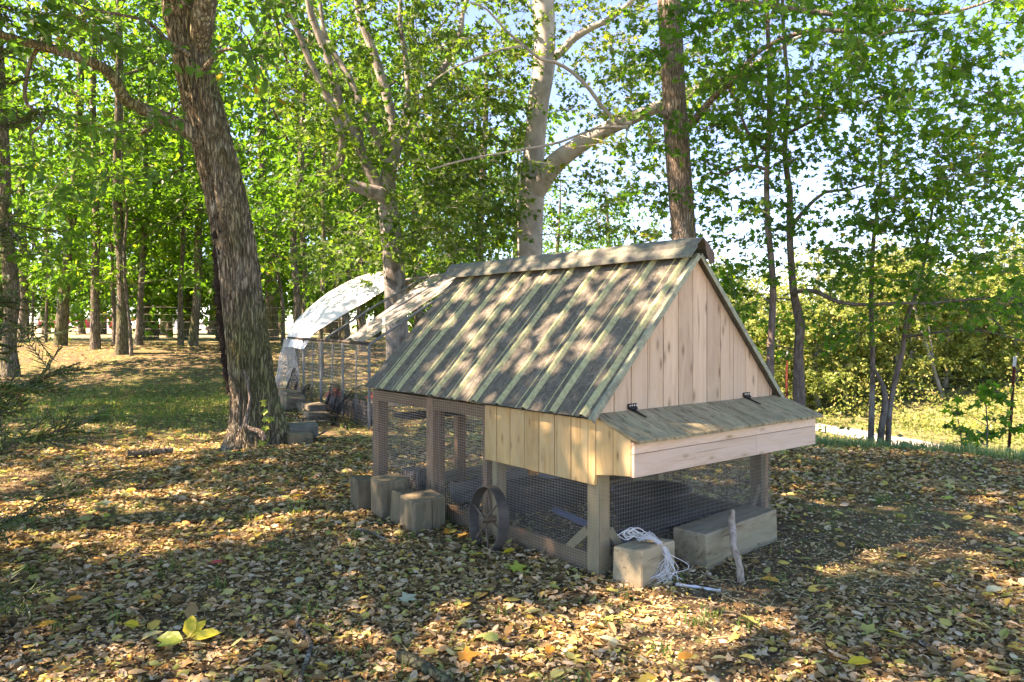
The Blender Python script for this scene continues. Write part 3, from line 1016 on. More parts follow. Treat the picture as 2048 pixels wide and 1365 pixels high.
# --- slim trees by the right-hand fence
D6 = 9.6
b6 = on_ground(1541, D6)
T6 = np.vstack([[*b6 - [0, 0, .05], .062], px_path([(1540, 780, 17), (1541, 700, 15), (1546, 564, 13), (1536, 461, 12), (1533, 359, 11), (1538, 256, 10), (1538, 128, 9), (1533, 0, 8), (1528, -160, 5)], D6)])
make_tree("slim_tree", "slimmer pink-grey tree just right of the coop gable", T6,
          [px_path([(1534, 300, 7), (1500, 275, 6), (1470, 200, 5), (1440, 150, 4)], D6, -.4), px_path([(1534, 340, 7), (1490, 330, 6), (1450, 350, 5), (1420, 345, 3)], D6, .3)],
          [('px', 1410, 1600, 120, 480, 8.8, 10.3, 58), ('px', 1420, 1560, 480, 640, 9.2, 10.6, 22), ('ell', 3.1, 9.5, 6.2, 1.6, 1.6, 1.1, 24)],
          "leaf_maple", MAPLE, .084, 5, 6, .40, "bark_thin", 9, .1, 51, keep_out=below_roof)
D7 = 10.2
b7 = on_ground(1600, D7)
T7 = np.vstack([[*b7 - [0, 0, .05], .085], px_path([(1598, 790, 24), (1597, 700, 20), (1600, 650, 21), (1590, 600, 16), (1585, 564, 14), (1579, 461, 13), (1579, 384, 12), (1569, 307, 10), (1577, 179, 9), (1571, 118, 8), (1565, 0, 7), (1570, -140, 4)], D7)])
make_tree("slim_knobbly_tree", "slim knobbly tree by the fence with one long low branch", T7,
          [px_path([(1588, 590, 10), (1600, 582, 9), (1630, 583, 8), (1660, 597, 8), (1690, 607, 7), (1740, 610, 7), (1800, 606, 6), (1850, 608, 5), (1930, 600, 4), (2040, 596, 3)], D7 - .1, -1.4),
           px_path([(1582, 455, 10), (1610, 420, 8), (1650, 385, 7), (1700, 380, 5), (1760, 360, 3)], D7, -.8),
           px_path([(1570, 270, 8), (1640, 235, 6), (1700, 215, 5), (1780, 190, 3)], D7, -1.0)],
          [('px', 1540, 1900, 170, 460, 8.4, 10.6, 96), ('px', 1560, 1900, 440, 570, 8.6, 10.6, 25), ('px', 1440, 1700, 560, 720, 9.8, 11, 24), ('px', 1760, 2100, 560, 640, 8.5, 9.5, 26), ('ell', 4.6, 10, 6.8, 2.2, 2, 1.2, 30)],
          "leaf_maple", MAPLE, .086, 5, 5, .42, "bark_thin", 9, .2, 61, keep_out=below_roof)
D8 = 10.4
b8 = on_ground(1740, D8)
T8 = np.vstack([[*b8 - [0, 0, .04], .045], px_path([(1744, 800, 11), (1745, 700, 10), (1742, 600, 9), (1748, 470, 8), (1760, 380, 6), (1765, 240, 4)], D8)])
b8b, b8c = on_ground(1756, D8 - .05), on_ground(1775, D8)
make_tree("three_stemmed_sapling", "three-stemmed sapling on the bank, its middle stems crossing", T8,
          [np.vstack([[*b8b - [0, 0, .04], .05], px_path([(1764, 849, 13), (1770, 805, 12), (1767, 776, 10), (1758, 756, 8), (1747, 735, 7)], D8 - .05)]),
           np.vstack([[*b8c - [0, 0, .04], .045], px_path([(1779, 820, 11), (1793, 747, 11), (1805, 703, 10), (1811, 644, 9), (1828, 600, 8), (1842, 560, 7), (1856, 470, 6), (1880, 330, 4)], D8)]),
           px_path([(1809, 674, 6), (1852, 669, 5), (1896, 663, 5), (1969, 663, 4), (2048, 682, 3), (2100, 700, 2)], D8, -.9)],
          [('px', 1690, 2000, 260, 560, 8.6, 10.6, 92), ('px', 1840, 2140, 90, 330, 7.2, 9.4, 62), ('px', 1700, 1990, 560, 680, 9.4, 10.6, 14), ('px', 1900, 2100, 330, 560, 7.4, 9.6, 44)],
          "leaf_maple", MAPLE, .086, 5, 5, .42, "bark_thin", 8, .1, 71, keep_out=below_roof)

# --- leafy shoots beside the steel post
for (px, d, h, n, lab) in [(1972, 9.0, 150, 9, "leafy green shoot growing against the red steel post"), (1920, 9.4, 90, 5, "short leafy shoot left of the red steel post")]:
    bb = on_ground(px, d)
    base_py = HY + (EYE - bb[2]) * FPX / d
    tr = np.vstack([[*bb, .012], px_path([(px + 3, base_py - h * .5, 3), (px - 4, base_py - h, 2)], d)])
    make_tree("leafy_shoot", lab, tr, [], [('px', px - 45, px + 50, base_py - h - 10, base_py - 25, d - .4, d + .1, n)], "leaf_maple", MAPLE, .11, 4, 4, .2, "bark_thin", 5, 0, int(px), keep_out=None, cat="sapling")

# --- tree at the left edge and the trees of the wood behind
be = on_ground(18, 16.5)
TE = np.vstack([[*be - [0, 0, .1], .24], px_path([(22, 740, 34), (18, 700, 27), (22, 640, 26), (26, 600, 28), (20, 540, 26), (12, 440, 24), (8, 340, 22), (4, 240, 22), (-4, 100, 20), (-10, -50, 16), (-10, -300, 8)], 16.5)])
make_tree("edge_tree", "grey-barked tree at the far left edge with a flared foot", TE, [],
          [('px', -200, 130, -80, 330, 13, 18, 90), ('px', -150, 160, 330, 560, 14, 18, 50)], "leaf_wood", RHOMB, .16, 4, 7, .6, "bark_grey", 12, .15, 81)

WOOD = [  # px, distance, thickness, lean per metre, crown base, label
    (47, 24, .30, .01, "second trunk from the left edge, dark and straight"),
    (66, 26, .10, .0, "thin dark sapling right of the second trunk from the left"),
    (93, 23, .10, .02, "thin crooked sapling in front of the red barn"),
    (121, 21.5, .34, .055, "stout trunk leaning right beside the red barn"),
    (190, 20.5, .25, -.012, "straight brown trunk in front of the low red shed"),
    (229, 22.5, .14, .0, "narrow dark trunk close behind the pale grey one"),
    (243, 19.3, .30, .012, "pale grey forked trunk at the middle of the left wood"),
    (263, 19.0, .09, -.01, "very thin pale stem beside the forked trunk"),
    (277, 21.5, .20, .03, "dark leaning trunk right of the forked trunk"),
    (311, 31, .24, .0, "far pale trunk beside the orange loader"),
    (338, 33, .30, .0, "far grey trunk right of the orange loader"),
    (361, 22.0, .17, .0, "slender dark trunk left of the leaning pair"),
    (387, 21.5, .26, .085, "smooth trunk leaning right just left of the big leaning tree"),
    (566, 23, .13, .0, "thin trunk just right of the big leaning tree"),
    (590, 17.6, .20, .045, "dark trunk above the left end of the white tarp"),
    (607, 19.0, .17, .03, "narrower dark trunk right beside another above the tarp"),
    (642, 16.4, .12, .0, "pale spotted thin trunk rising behind the white tarp"),
    (690, 24, .28, .0, "dark trunk seen through the wire run"),
    (722, 20, .24, .0, "brown trunk behind the clear plastic of the run"),
    (835, 21, .22, .02, "trunk behind the run's near corner beside the coop roof"),
]
for i, (px, d, w, lean, lab) in enumerate(WOOD):
    bb = on_ground(px, d)
    w *= .85
    hh = rng.uniform(10, 13) if w > .13 else rng.uniform(6, 8)
    zz = np.linspace(-.1, hh, 8)
    wob = np.cumsum(rng.normal(size=(8, 2)) * .06, axis=0); wob[:2] *= .2
    tr = np.stack([bb[0] + lean * zz + wob[:, 0], bb[1] + wob[:, 1], bb[2] + zz, .5 * w * np.array([1.35, 1.0, .93, .85, .74, .6, .42, .15])], 1)
    limbs = []
    for k in range(3 if w > .13 else 1):
        q = tr[3 + k]; dr = rng.normal(size=2); dr /= np.linalg.norm(dr)
        L = rng.uniform(1.8, 3.2)
        limbs.append(np.array([[*q[:3], q[3] * .6], [q[0] + dr[0] * L * .5, q[1] + dr[1] * L * .5, q[2] + L * .35, q[3] * .4], [q[0] + dr[0] * L, q[1] + dr[1] * L, q[2] + L * .9, .02]]))
    top = tr[-2]
    cr = [('ell', top[0], top[1], bb[2] + hh * .70, 2.6, 2.6, hh * .28, 60 if w > .13 else 22), ('ell', tr[3][0], tr[3][1], bb[2] + hh * .34, 2.4, 2.2, hh * .12, 40 if w > .13 else 18)]
    make_tree("woodland_tree", lab, tr, limbs, cr, "leaf_wood", RHOMB, .17, 4, 8, .75, "bark_grey", 9, .12, 100 + i, "trees of the wood at the left", shoots=False)

# far wood: a few kinds, copied
protos = []
for k in range(4):
    hh = (11, 12.5, 9.5, 10.5)[k]
    zz = np.linspace(-.1, hh, 6)
    tr = np.stack([.15 * np.sin(zz * .6 + k), .1 * np.cos(zz * .5), zz, np.array([.22, .17, .15, .12, .08, .02])], 1)
    protos.append(make_tree("far_woodland_tree", "leafy tree in the depths of the wood at the left", tr, [],
                            [('ell', 0, 0, hh * .62, 3.0, 3.0, hh * .36, 90), ('ell', 0, 0, hh * .20, 2.8, 2.8, 1.5, 60)], "leaf_wood", RHOMB, .22, 4, 9, .95, "bark_grey", 8, .1, 200 + k,
                            "trees deep in the left wood", shoots=False))
spots = []
for px in np.arange(-140, 1010, 74):
    d = rng.uniform(27, 36)
    if 60 < px < 240:
        d += 12
    spots.append((px + rng.uniform(-25, 25), d))
for px in np.arange(260, 1300, 95):
    spots.append((px + rng.uniform(-30, 30), rng.uniform(40, 56)))
for i, (px, d) in enumerate(spots):
    o = protos[i] if i < 4 else copy_tree(protos[i % 4])
    bb = on_ground(px, d)
    o.location = bb
    s = rng.uniform(.9, 1.25)
    o.scale = (s, s, s * rng.uniform(.9, 1.15))
    o.rotation_euler = (0, 0, rng.uniform(0, 6.28))

# autumn wood across the path on the right
autumn = []
for k in range(4):
    hh = (7.0, 8.0, 6.0, 5.0)[k]
    zz = np.linspace(-.1, hh, 6)
    tr = np.stack([.12 * zz * (k - 1.5) * .4 + .12 * np.sin(zz), .1 * np.cos(zz * .7), zz, np.array([.15, .12, .10, .07, .05, .015])], 1)
    autumn.append(make_tree("autumn_tree", "yellow-green tree of the wood across the gravel path", tr, [],
                            [('ell', 0, 0, hh * .62, 2.2, 2.2, hh * .36, 150), ('ell', 0, 0, hh * .22, 2.0, 2.0, 1.2, 70)], "leaf_autumn", RHOMB, .20, 4, 9, .62, "bark_mottled", 8, .1, 300 + k,
                            "trees of the wood across the path", shoots=False))
asp = []
for px in np.arange(1380, 2260, 50):
    asp.append((px + rng.uniform(-18, 18), rng.uniform(30.5, 36)))
for px in np.arange(1360, 2300, 60):
    asp.append((px + rng.uniform(-25, 25), rng.uniform(40, 50)))
for i, (px, d) in enumerate(asp):
    o = autumn[i] if i < 4 else copy_tree(autumn[i % 4])
    o.location = on_ground(px, d)
    s = rng.uniform(.72, .98)
    o.scale = (s, s, s * rng.uniform(.85, 1.05))
    o.rotation_euler = (0, 0, rng.uniform(0, 6.28))
# two bare pale trunks that stand out on the bank
for (px, d, lean, lab) in [(1885, 31, -.32, "bare pale trunk leaning left across the path"), (1826, 32, -.05, "upright bare pale trunk left of the leaning one")]:
    bb = on_ground(px, d)
    zz = np.linspace(-.1, 6.0, 6)
    tr = np.stack([bb[0] + lean * zz, bb[1] + 0 * zz, bb[2] + zz, np.array([.10, .085, .08, .07, .05, .02])], 1)
    make_tree("pale_trunk_tree", lab, tr, [np.array([[*tr[1][:3], .06], [tr[2][0] + .25, bb[1], tr[2][2], .05], [tr[3][0] + .3, bb[1], tr[3][2] + 1, .03]])],
              [('ell', tr[4][0], bb[1], bb[2] + 5.2, 1.6, 1.4, 1.3, 40)], "leaf_autumn", RHOMB, .18, 4, 8, .6, "bark_mottled", 8, .1, int(px), shoots=False)

# unseen trees added left of the frame so their crowns shade the clearing
for (x, y, hh, lab, sd, crowns) in [
        (-7.4, 4.4, 10.5, "unseen shade tree added just outside the frame on the left, nearest the clearing", 401,
         [('clu', -6.8, 4.2, 7.6, 4.4, 4.0, 2.6, 200, 5, .26), ('clu', -3.2, 3.2, 9.4, 4.2, 3.9, 1.4, 100, 5, .26)]),
        (-12.4, 9.6, 12, "unseen shade tree added left of the frame beyond the nearest one", 402, [('clu', -12.0, 9.2, 8.4, 4.6, 4.4, 3.0, 200, 5, .3), ('clu', -14.5, 13.5, 8.0, 4.0, 4.0, 2.4, 130, 5, .3)])]:
    zz = np.linspace(-.1, hh, 7)
    tr = np.stack([x + .2 * np.sin(zz * .5), y + .1 * zz * .3, float(gz(x, y)) + zz, np.array([.30, .22, .2, .18, .14, .09, .02])], 1)
    make_tree("added_shade_tree", lab, tr, [], crowns, "leaf_wood", RHOMB, .155, 4, 6, .5, "bark_grey", 10, .12, sd, shoots=False)

# ------------------------------------------------------------------ the chicken coop
M["w_sleeper"] = wood("dark_weathered_sleeper", (.17, .135, .10), (.07, .056, .042), (.04, .03, .025), 'X', .7, (.22, .20, .14), .02, .7)
M["stick"] = bark("weathered_stick", (.22, .15, .09), (.46, .36, .26), (.55, .50, .45), 2.0, .6, None, .52, 3.0)
TH = math.atan(1194 / 1497)
OC = (0.4777, 4.1337, 0.0)
coop = thing("chicken_coop", "wooden chicken coop with mossy ribbed metal roof and slanting nest box lid", "chicken coop", OC, TH)
A_ = np.array([-math.sin(TH), math.cos(TH)]); B_ = np.array([math.cos(TH), math.sin(TH)])


def to_world(v, u, z=0.0):
    return np.array([OC[0] + v * B_[0] + u * A_[0], OC[1] + v * B_[1] + u * A_[1], z])


CX, SL, APEX = .845, 1.03, 1.83


def roofline(x):
    return APEX - SL * abs(x - CX)


def part(name, g, mat, parent=coop, kind=None):
    o = g.build(name, mat, parent)
    if kind: o["kind"] = kind
    return o


def pbox(name, mat, *b, parent=coop, c=.004):
    g = Geo(); box(g, *b, c=c); return part(name, g, mat, parent)


# posts and rails (x across the gable, y towards the back)
for (x0, y0, w, dpt, z1, mt) in [(.004, .004, .092, .092, .60, "w_post"), (.004, .93, .08, .05, .56, "w_post"), (.004, 1.70, .045, .09, .86, "w_frame"), (.049, 1.68, .05, .045, .86, "w_frame"),
                                 (.004, 2.52, .09, .09, .86, "w_frame"), (.02, 1.06, .06, .05, .86, "w_frame"),
                                 (1.575, .004, .045, .09, .60, "w_grey"), (1.622, .004, .040, .045, .60, "w_frame"), (1.60, .93, .06, .05, .56, "w_post"), (1.60, 1.70, .06, .06, .86, "w_frame"), (1.57, 2.52, .09, .09, .86, "w_frame"), (.80, 2.54, .09, .06, .86, "w_frame")]:
    pbox("post", M["w_blockz"] if mt == "w_grey" else M[mt], x0, x0 + w, y0, y0 + dpt, -.03, z1)
pbox("bottom_rail", M["w_beam"], .006, .042, .10, 2.515, .0, .115)
pbox("bottom_rail", M["w_beam"], 1.62, 1.656, .10, 2.515, .0, .115)
pbox("bottom_rail", M["w_block"], .10, 1.57, .008, .044, .0, .09)
pbox("bottom_rail", M["w_block"], .10, 1.57, 2.55, 2.586, .0, .115)
pbox("top_rail", M["w_beam"], .006, .044, 1.04, 2.61, .775, .858)
pbox("top_rail", M["w_beam"], 1.616, 1.654, 1.04, 2.61, .775, .858)
pbox("top_rail", M["w_block"], .10, 1.57, 2.56, 2.60, .775, .858)


def brace(p, q, plane, off, mat, w=.05, th=.035):
    """Short knee brace; p, q are (along, z) in the wall's plane."""
    p = np.array(p); q = np.array(q)
    d = (q - p) / np.linalg.norm(q - p); n = np.array([-d[1], d[0]]) * w / 2
    g = Geo()
    prism(g, [p - n, q - n, q + n, p + n], plane, off, off - th if False else off + th, 0, .003)
    part("brace", g, mat)


left_pl = lambda a, b, t: (t, a, b)
front_pl = lambda a, b, t: (a, t, b)
brace((.10, .24), (.26, .10), left_pl, .008, M["w_post"])
brace((.10, .24), (.24, .08), front_pl, .010, M["w_post"])
brace((1.57, .30), (1.45, .08), front_pl, .010, M["w_blockz"], .045)

# floor of the raised house and the partition
pbox("floor_panel", M["w_dark"], .03, 1.63, .03, 1.02, .495, .515)
g = Geo()
prism(g, [(.03, .52), (1.63, .52), (1.63, roofline(1.63) - .03), (CX, APEX - .05), (.03, roofline(.03) - .03)], front_pl, 1.03, 1.012)
part("partition", g, M["sheath"])
g = Geo()
prism(g, [(.0, .60), (1.66, .60), (1.66, roofline(1.66) - .01), (CX, APEX - .02), (.0, roofline(0) - .01)], front_pl, .05, .03)
part("sheathing", g, M["sheath"])
g = Geo()
prism(g, [(.02, .90), (1.64, .90), (CX, APEX - .06)], front_pl, 2.55, 2.57)
part("rear_gable_panel", g, M["w_gable"])

# gable boards: one by one
gap = .006
pitch = .1405
x = -.012
i = 0
while x < 1.69:
    a0, a1 = x + gap / 2, min(x + pitch - gap / 2, 1.70)
    zb = .875
    poly = [(a0, zb), (a1, zb), (a1, roofline(a1) - .004)]
    if a0 < CX < a1:
        poly.append((CX, APEX - .004))
    poly.append((a0, roofline(a0) - .004))
    if min(roofline(a0), roofline(a1)) > zb + .01:
        g = Geo()
        o_ = random.uniform(0, .0025)
        prism(g, poly, front_pl, .028, .004 - o_, 0, .003)
        part("board", g, M["w_gable"])
    x += pitch
    i += 1

# side boards of the house, left and right
for side in (0, 1):
    y = 1.028
    k = 0
    widths = [.128, .14, .14, .14, .14, .14, .14, .10]
    for wd in widths:
        y0, y1 = y - wd + gap / 2, y - gap / 2
        zb = .508
        poly = [(y0, zb), (y1, zb), (y1, .868), (y0, .868)]
        if y1 < .14:                        # last board: corner cut off towards the post
            poly = [(y0, zb + .06), (y0 + .05, zb), (y1, zb), (y1, .868), (y0, .868)]
        if y0 > -.1:
            y0c = max(y0, .002)
            poly = [(max(a, y0c), b) for a, b in poly]
            g = Geo()
            o_ = random.uniform(0, .003)
            if side == 0:
                prism(g, poly, left_pl, -.001, -.020 - o_, 0, .003)
            else:
                prism(g, poly, left_pl, 1.661, 1.680 + o_, 0, .003)
            part("board", g, M["w_side"])
        y -= wd

# nest box: side boards, front boards, bottom, lid of boards, hinges
for xs, xe in ((-.001, -.021), (1.738, 1.758)):
    for (y0, y1) in ((-.128, -.002), (-.258, -.131)):
        f = lambda yy: .882 + (yy) * .36
        g = Geo()
        zb0, zb1 = .555 - y0 * -.0, .555
        prism(g, [(y0, .585 if y0 > -.2 else .597), (y1, .565 if y0 > -.2 else .586), (y1, f(y1)), (y0, f(y0))], left_pl, xs, xe, 0, .003)
        part("board", g, M["w_side"])
for (x0, x1, z0, z1, t) in ((-.020, 1.085, .596, .716, .0), (1.0862, 1.765, .596, .716, .001), (-.020, 1.085, .7195, .779, .002), (1.0862, 1.765, .7195, .779, .0012)):
    g = Geo()
    prism(g, [(x0, z0), (x1, z0), (x1, z1), (x0, z1)], front_pl, -.262, -.281 - t * .5, 0, .0012)
    part("front_board", g, M["w_front"])
pbox("nest_box_floor", M["w_dark"], .0, 1.737, -.258, .0, .60, .615)
x = -.035
lw = [.150, .138, .142, .14, .145, .136, .14, .142, .138, .14, .145, .136, .132]
k = 0
sl = (.905 - .795) / .32
for wd in lw:
    x0, x1 = x + .0035, x + wd - .0035
    o_ = random.uniform(-.0015, .002)
    y1, y0 = -.002, -.322 + random.uniform(-.004, .004)
    g = Geo()
    z1, z0 = .904 + o_, .904 + (y0 - y1) * sl + o_
    vs = [(x0, y0, z0 - .018), (x1, y0, z0 - .018), (x1, y1, z1 - .018), (x0, y1, z1 - .018), (x0, y0, z0 - .002), (x1, y0, z0 - .002), (x1, y1, z1 - .002), (x0, y1, z1 - .002),
          (x0 + .002, y0 + .002, z0), (x1 - .002, y0 + .002, z0), (x1 - .002, y1, z1), (x0 + .002, y1, z1)]
    g.add(vs, [(3, 2, 1, 0), (0, 1, 5, 4), (1, 2, 6, 5), (2, 3, 7, 6), (3, 0, 4, 7), (4, 5, 9, 8), (5, 6, 10, 9), (6, 7, 11, 10), (7, 4, 8, 11), (8, 9, 10, 11)])
    part("lid_board", g, M["w_lid"])
    x += wd
for hx in (.27, 1.39):
    g = Geo()
    box(g, hx - .038, hx + .038, -.008, .001, .912, .942, c=.003)
    h = part("hinge", g, M["hinge"])
    g = Geo()
    st = np.array([[hx - .014, -.012], [hx + .014, -.012], [hx + .005, -.11], [hx - .005, -.11]])
    zt = lambda yy: .909 + yy * sl
    vs = [(a, b, zt(b)) for a, b in st] + [(a, b, zt(b) + .004) for a, b in st]
    g.add(vs, [(4, 5, 6, 7), (0, 1, 5, 4), (1, 2, 6, 5), (2, 3, 7, 6), (3, 0, 4, 7)])
    part("strap", g, M["hinge"], h)
    g = Geo()
    tube(g, [(hx - .03, -.013, .913), (hx + .03, -.013, .913)], .007, 8)
    part("knuckle", g, M["hinge"], h)
    for bx_ in (-.027, -.009, .010, .028):
        g = Geo()
        tube(g, [(hx + bx_, -.008, .932), (hx + bx_, -.012, .932)], .005, 8)
        part("bolt", g, M["bolt"], h)

# ribbed metal roof: sheets with trapezoid ribs, one sheet overlapping the next
RY0, RY1 = -.035, 2.60
ribs = RY0 + .075 + np.arange(0, 11) * .2545
EAVE = CX + .082


def roof_profile(y0, y1):
    pts = [(y0, 0.0, 0)]
    for r in ribs:
        if y0 - .001 <= r - .03 and r + .03 <= y1 + .001:
            pts += [(r - .024, 0, 1), (r - .011, .019, 1), (r + .011, .019, 1), (r + .024, 0, 0)]
            for q in (.085, .168):
                if r + q + .012 < y1:
                    pts += [(r + q - .006, 0, 1 if q < .1 else 0), (r + q, .004, 0), (r + q + .008, 0, 0)]
    pts.append((y1, 0, 0))
    return pts


def roof_sheet(y0, y1, sgn, lift):
    pr = roof_profile(y0, y1)
    g = Geo()
    ns = 8
    nx_, nz_ = sgn * SL / math.hypot(1, SL), 1 / math.hypot(1, SL)
    V = []
    for k in range(ns + 1):
        s = k / ns
        xo = CX + sgn * (.012 + s * (EAVE - .012))
        zo = APEX + .012 - SL * (.012 + s * (EAVE - .012))
        for (yy, hgt, _) in pr:
            sag = .0025 * math.sin(yy * 7 + k) * (1 if 0 < k < ns else 2)
            hh = hgt + lift + sag
            V.append((xo + nx_ * hh, yy, zo + nz_ * hh))
    n = len(pr)
    for k in range(ns):
        for j in range(n - 1):
            f = [k * n + j, k * n + j + 1, (k + 1) * n + j + 1, (k + 1) * n + j]
            if sgn > 0: f = f[::-1]
            g.add([V[q] for q in f], [(0, 1, 2, 3)], 1 if pr[j][2] else 0)
    # underside, a little inside
    dn = -.004
    for k in (0,):
        a = [(CX + sgn * .012 + nx_ * (lift + dn), y0, APEX + .012 - SL * .012 + nz_ * (lift + dn)), (CX + sgn * EAVE + nx_ * (lift + dn), y0, APEX + .012 - SL * EAVE + nz_ * (lift + dn)),
             (CX + sgn * EAVE + nx_ * (lift + dn), y1, APEX + .012 - SL * EAVE + nz_ * (lift + dn)), (CX + sgn * .012 + nx_ * (lift + dn), y1, APEX + .012 - SL * .012 + nz_ * (lift + dn))]
        g.add(a, [(0, 1, 2, 3)], 0)
    return g


for sgn in (-1, 1):
    for k, (y0, y1) in enumerate(((RY0, ribs[3] + .034), (ribs[3] - .034 + .06, ribs[7] + .034), (ribs[7] + .0345, RY1))):
        part("roof_sheet", roof_sheet(y0 if k != 1 else ribs[3] + .0345, y1, sgn, 0.0), [M["roof"], M["rib"]])
    # rake trim along the front edge
    g = Geo()
    nx_, nz_ = sgn * SL / math.hypot(1, SL), 1 / math.hypot(1, SL)
    q0 = np.array([CX + sgn * .012, 0, APEX + .012 - SL * .012]); q1 = np.array([CX + sgn * (EAVE + .012), 0, APEX + .012 - SL * (EAVE + .012)])
    up = np.array([nx_, 0, nz_])
    prof = [(RY0 + .018, .003), (RY0 + .018, .009), (RY0 - .010, .010), (RY0 - .012, -.022), (RY0 - .007, -.022), (RY0 - .006, .003)]
    V = [q + up * h_ + np.array([0, yy, 0]) for q in (q0, q1) for yy, h_ in prof]
    n = len(prof)
    g.add(V, [(j, (j + 1) % n, n + (j + 1) % n, n + j) for j in range(n)] + [tuple(range(n))[::-1], tuple(range(n, 2 * n))])
    part("rake_trim", g, M["trim"])

# ridge cap: two bent wings with a raised lip line
CY0, CY1 = -.065, 2.70
for sgn in (-1, 1):
    g = Geo()
    prof = [(0.0, .072), (.024, .056), (.054, .028), (.056, .010), (.064, .004), (.106, -.038), (.109, -.052)]   # (out, height above the apex)
    ys_ = np.linspace(CY0, CY1, 14)
    V = []
    for yy in ys_:
        w = .003 * math.sin(yy * 5)
        V += [(CX + sgn * a, yy, APEX + .012 + b + w + .022) for a, b in prof]
    n = len(prof)
    F = []
    for k in range(len(ys_) - 1):
        for j in range(n - 1):
            f = (k * n + j, k * n + j + 1, (k + 1) * n + j + 1, (k + 1) * n + j)
            F.append(f if sgn > 0 else f[::-1])
    g.add(V, F, 0)
    # thickness underneath
    V2 = [(a, b, c_ - .006) for a, b, c_ in V]
    g.add(V2, [f[::-1] for f in F], 0)
    for k in (0, len(ys_) - 1):
        for j in range(n - 1):
            g.add([V[k * n + j], V[k * n + j + 1], V2[k * n + j + 1], V2[k * n + j]], [(0, 1, 2, 3)], 0)
    for k in range(len(ys_) - 1):
        g.add([V[k * n + n - 1], V[(k + 1) * n + n - 1], V2[(k + 1) * n + n - 1], V2[k * n + n - 1]], [(0, 1, 2, 3)], 0)
    part("ridge_cap", g, M["cap"])
# folded end flap hanging from the right wing of the cap
g = Geo()
prism(g, [(CX + .004, APEX + .095), (CX + .04, APEX + .075), (CX + .105, APEX + .012), (CX + .108, APEX - .05), (CX + .06, APEX - .06), (CX + .03, APEX - .005)], front_pl, CY0 - .002, CY0 - .006, 0, .002)
part("cap_end_flap", g, M["capend"])


# hardware-cloth walls
def mesh_panel(plane, off, a0, a1, z0, z1, da, dz, th=.0011, wav=.003):
    """Welded wire panel; plane(a, z, t)."""
    g = Geo()
    av = np.arange(a0, a1, da); zv = np.arange(z0, z1, dz)
    A0, A1 = [], []
    for a in av:
        zs = np.linspace(z0, z1, 5)
        p = np.array([plane(a + wav * .4 * math.sin(z * 9 + a * 5), z, off + wav * math.sin(a * 11 + z * 7)) for z in zs])
        A0.append(p[:-1]); A1.append(p[1:])
    for z in zv:
        aa = np.linspace(a0, a1, max(3, int((a1 - a0) / .12)))
        p = np.array([plane(a, z + wav * .5 * math.sin(a * 8 + z * 3), off + wav * math.sin(a * 11 + z * 7) - .0008) for a in aa])
        A0.append(p[:-1]); A1.append(p[1:])
    sticks(g, np.vstack(A0), np.vstack(A1), th, th)
    return part("wire_mesh", g, M["wire"], coop, "stuff")


mesh_panel(left_pl, -.008, 1.03, 2.61, .0, .86, .026, .0185, .0012)
mesh_panel(left_pl, -.008, -.005, 1.03, .0, .51, .0135, .0165, .0009)
mesh_panel(front_pl, -.008, -.005, 1.66, .0, .59, .0135, .0235, .0009)
mesh_panel(left_pl, 1.672, .0, 2.61, .0, .86, .026, .026, .001)
mesh_panel(front_pl, 2.61, .0, 1.66, .0, .90, .026, .026, .001)

# ------------------------------------------------------------------ things in and around the coop


def block(name, label, mat, loc, rz, sx, sy, sz, seed, tilt=(0, 0), group=None, cat="timber block"):
    """A sawn timber with worn corners and slightly uneven faces."""
    g = Geo()
    n = 5
    rr = np.random.default_rng(seed)
    box(g, -sx / 2, sx / 2, -sy / 2, sy / 2, 0, sz, c=.008)
    V = g.v[0]
    ph = rr.random(6) * 6
    V += .006 * np.stack([np.sin(V[:, 1] * 17 + ph[0]) + np.sin(V[:, 2] * 13 + ph[1]), np.sin(V[:, 0] * 15 + ph[2]), np.sin(V[:, 0] * 11 + ph[4]) + np.sin(V[:, 1] * 14 + ph[5])], 1)
    g.v[0] = V
    o = g.build(name, mat)
    o.location = loc
    o.rotation_euler = (tilt[0], tilt[1], rz)
    return tag(o, label, cat, group)


def gpt(x, y, dz=0.0):
    return (x, y, float(gz(x, y)) + dz)


c_ = (np.array([.558, 4.093]) + np.array([.881, 4.175])) / 2
block("timber_block", "short timber block at the coop's front corner with white twine on it", M["w_block"], gpt(c_[0] + .005, c_[1] - .012, -.02), R(44), .315, .19, .215, 1)
block("timber_beam", "long weathered timber beam lying in front of the coop's wire front", M["w_block"], gpt(1.335, 4.655, -.02), R(42.5), .81, .235, .215, 2)
for k, (px, py, sx, sy, sz, rz, lab) in enumerate([
        (722, 1022, .17, .19, .25, .55, "leftmost upright timber block outside the coop's left wall"),
        (776, 1036, .22, .20, .30, .62, "tallest upright timber block with a shadowed right face, second from the left"),
        (806, 1052, .14, .18, .24, .8, "narrow upright block wedged between two larger ones by the left wall"),
        (842, 1064, .24, .24, .25, .60, "split-topped timber block nearest the iron wheel")]):
    d = FPX * EYE / (py - HY)
    block("upright_block", lab, M["w_blockz"], gpt((px - HX) / FPX * d, d + .10, -.03), rz, sx, sy, sz, 10 + k, (0, .03 * (-1) ** k), "upright blocks along the coop's left wall")

# iron wheel leaning on the left wall
wc = to_world(-.17, .79, .19)
wheel = thing("iron_wheel", "old flat-rimmed iron wheel with thin spokes leaning on the coop's left wall", "wheel", (wc[0], wc[1], 0), TH - R(9))
RW, WW = .205, .068
tiltm = Matrix.Rotation(R(6), 4, 'Y')


def wheel_pt(ax, r, q):
    """ax along the axle (coop x), angle q in the wheel's plane (coop y, z)."""
    v = tiltm @ Vector((ax, r * math.cos(q), r * math.sin(q)))
    return (v.x, v.y, v.z + .187)


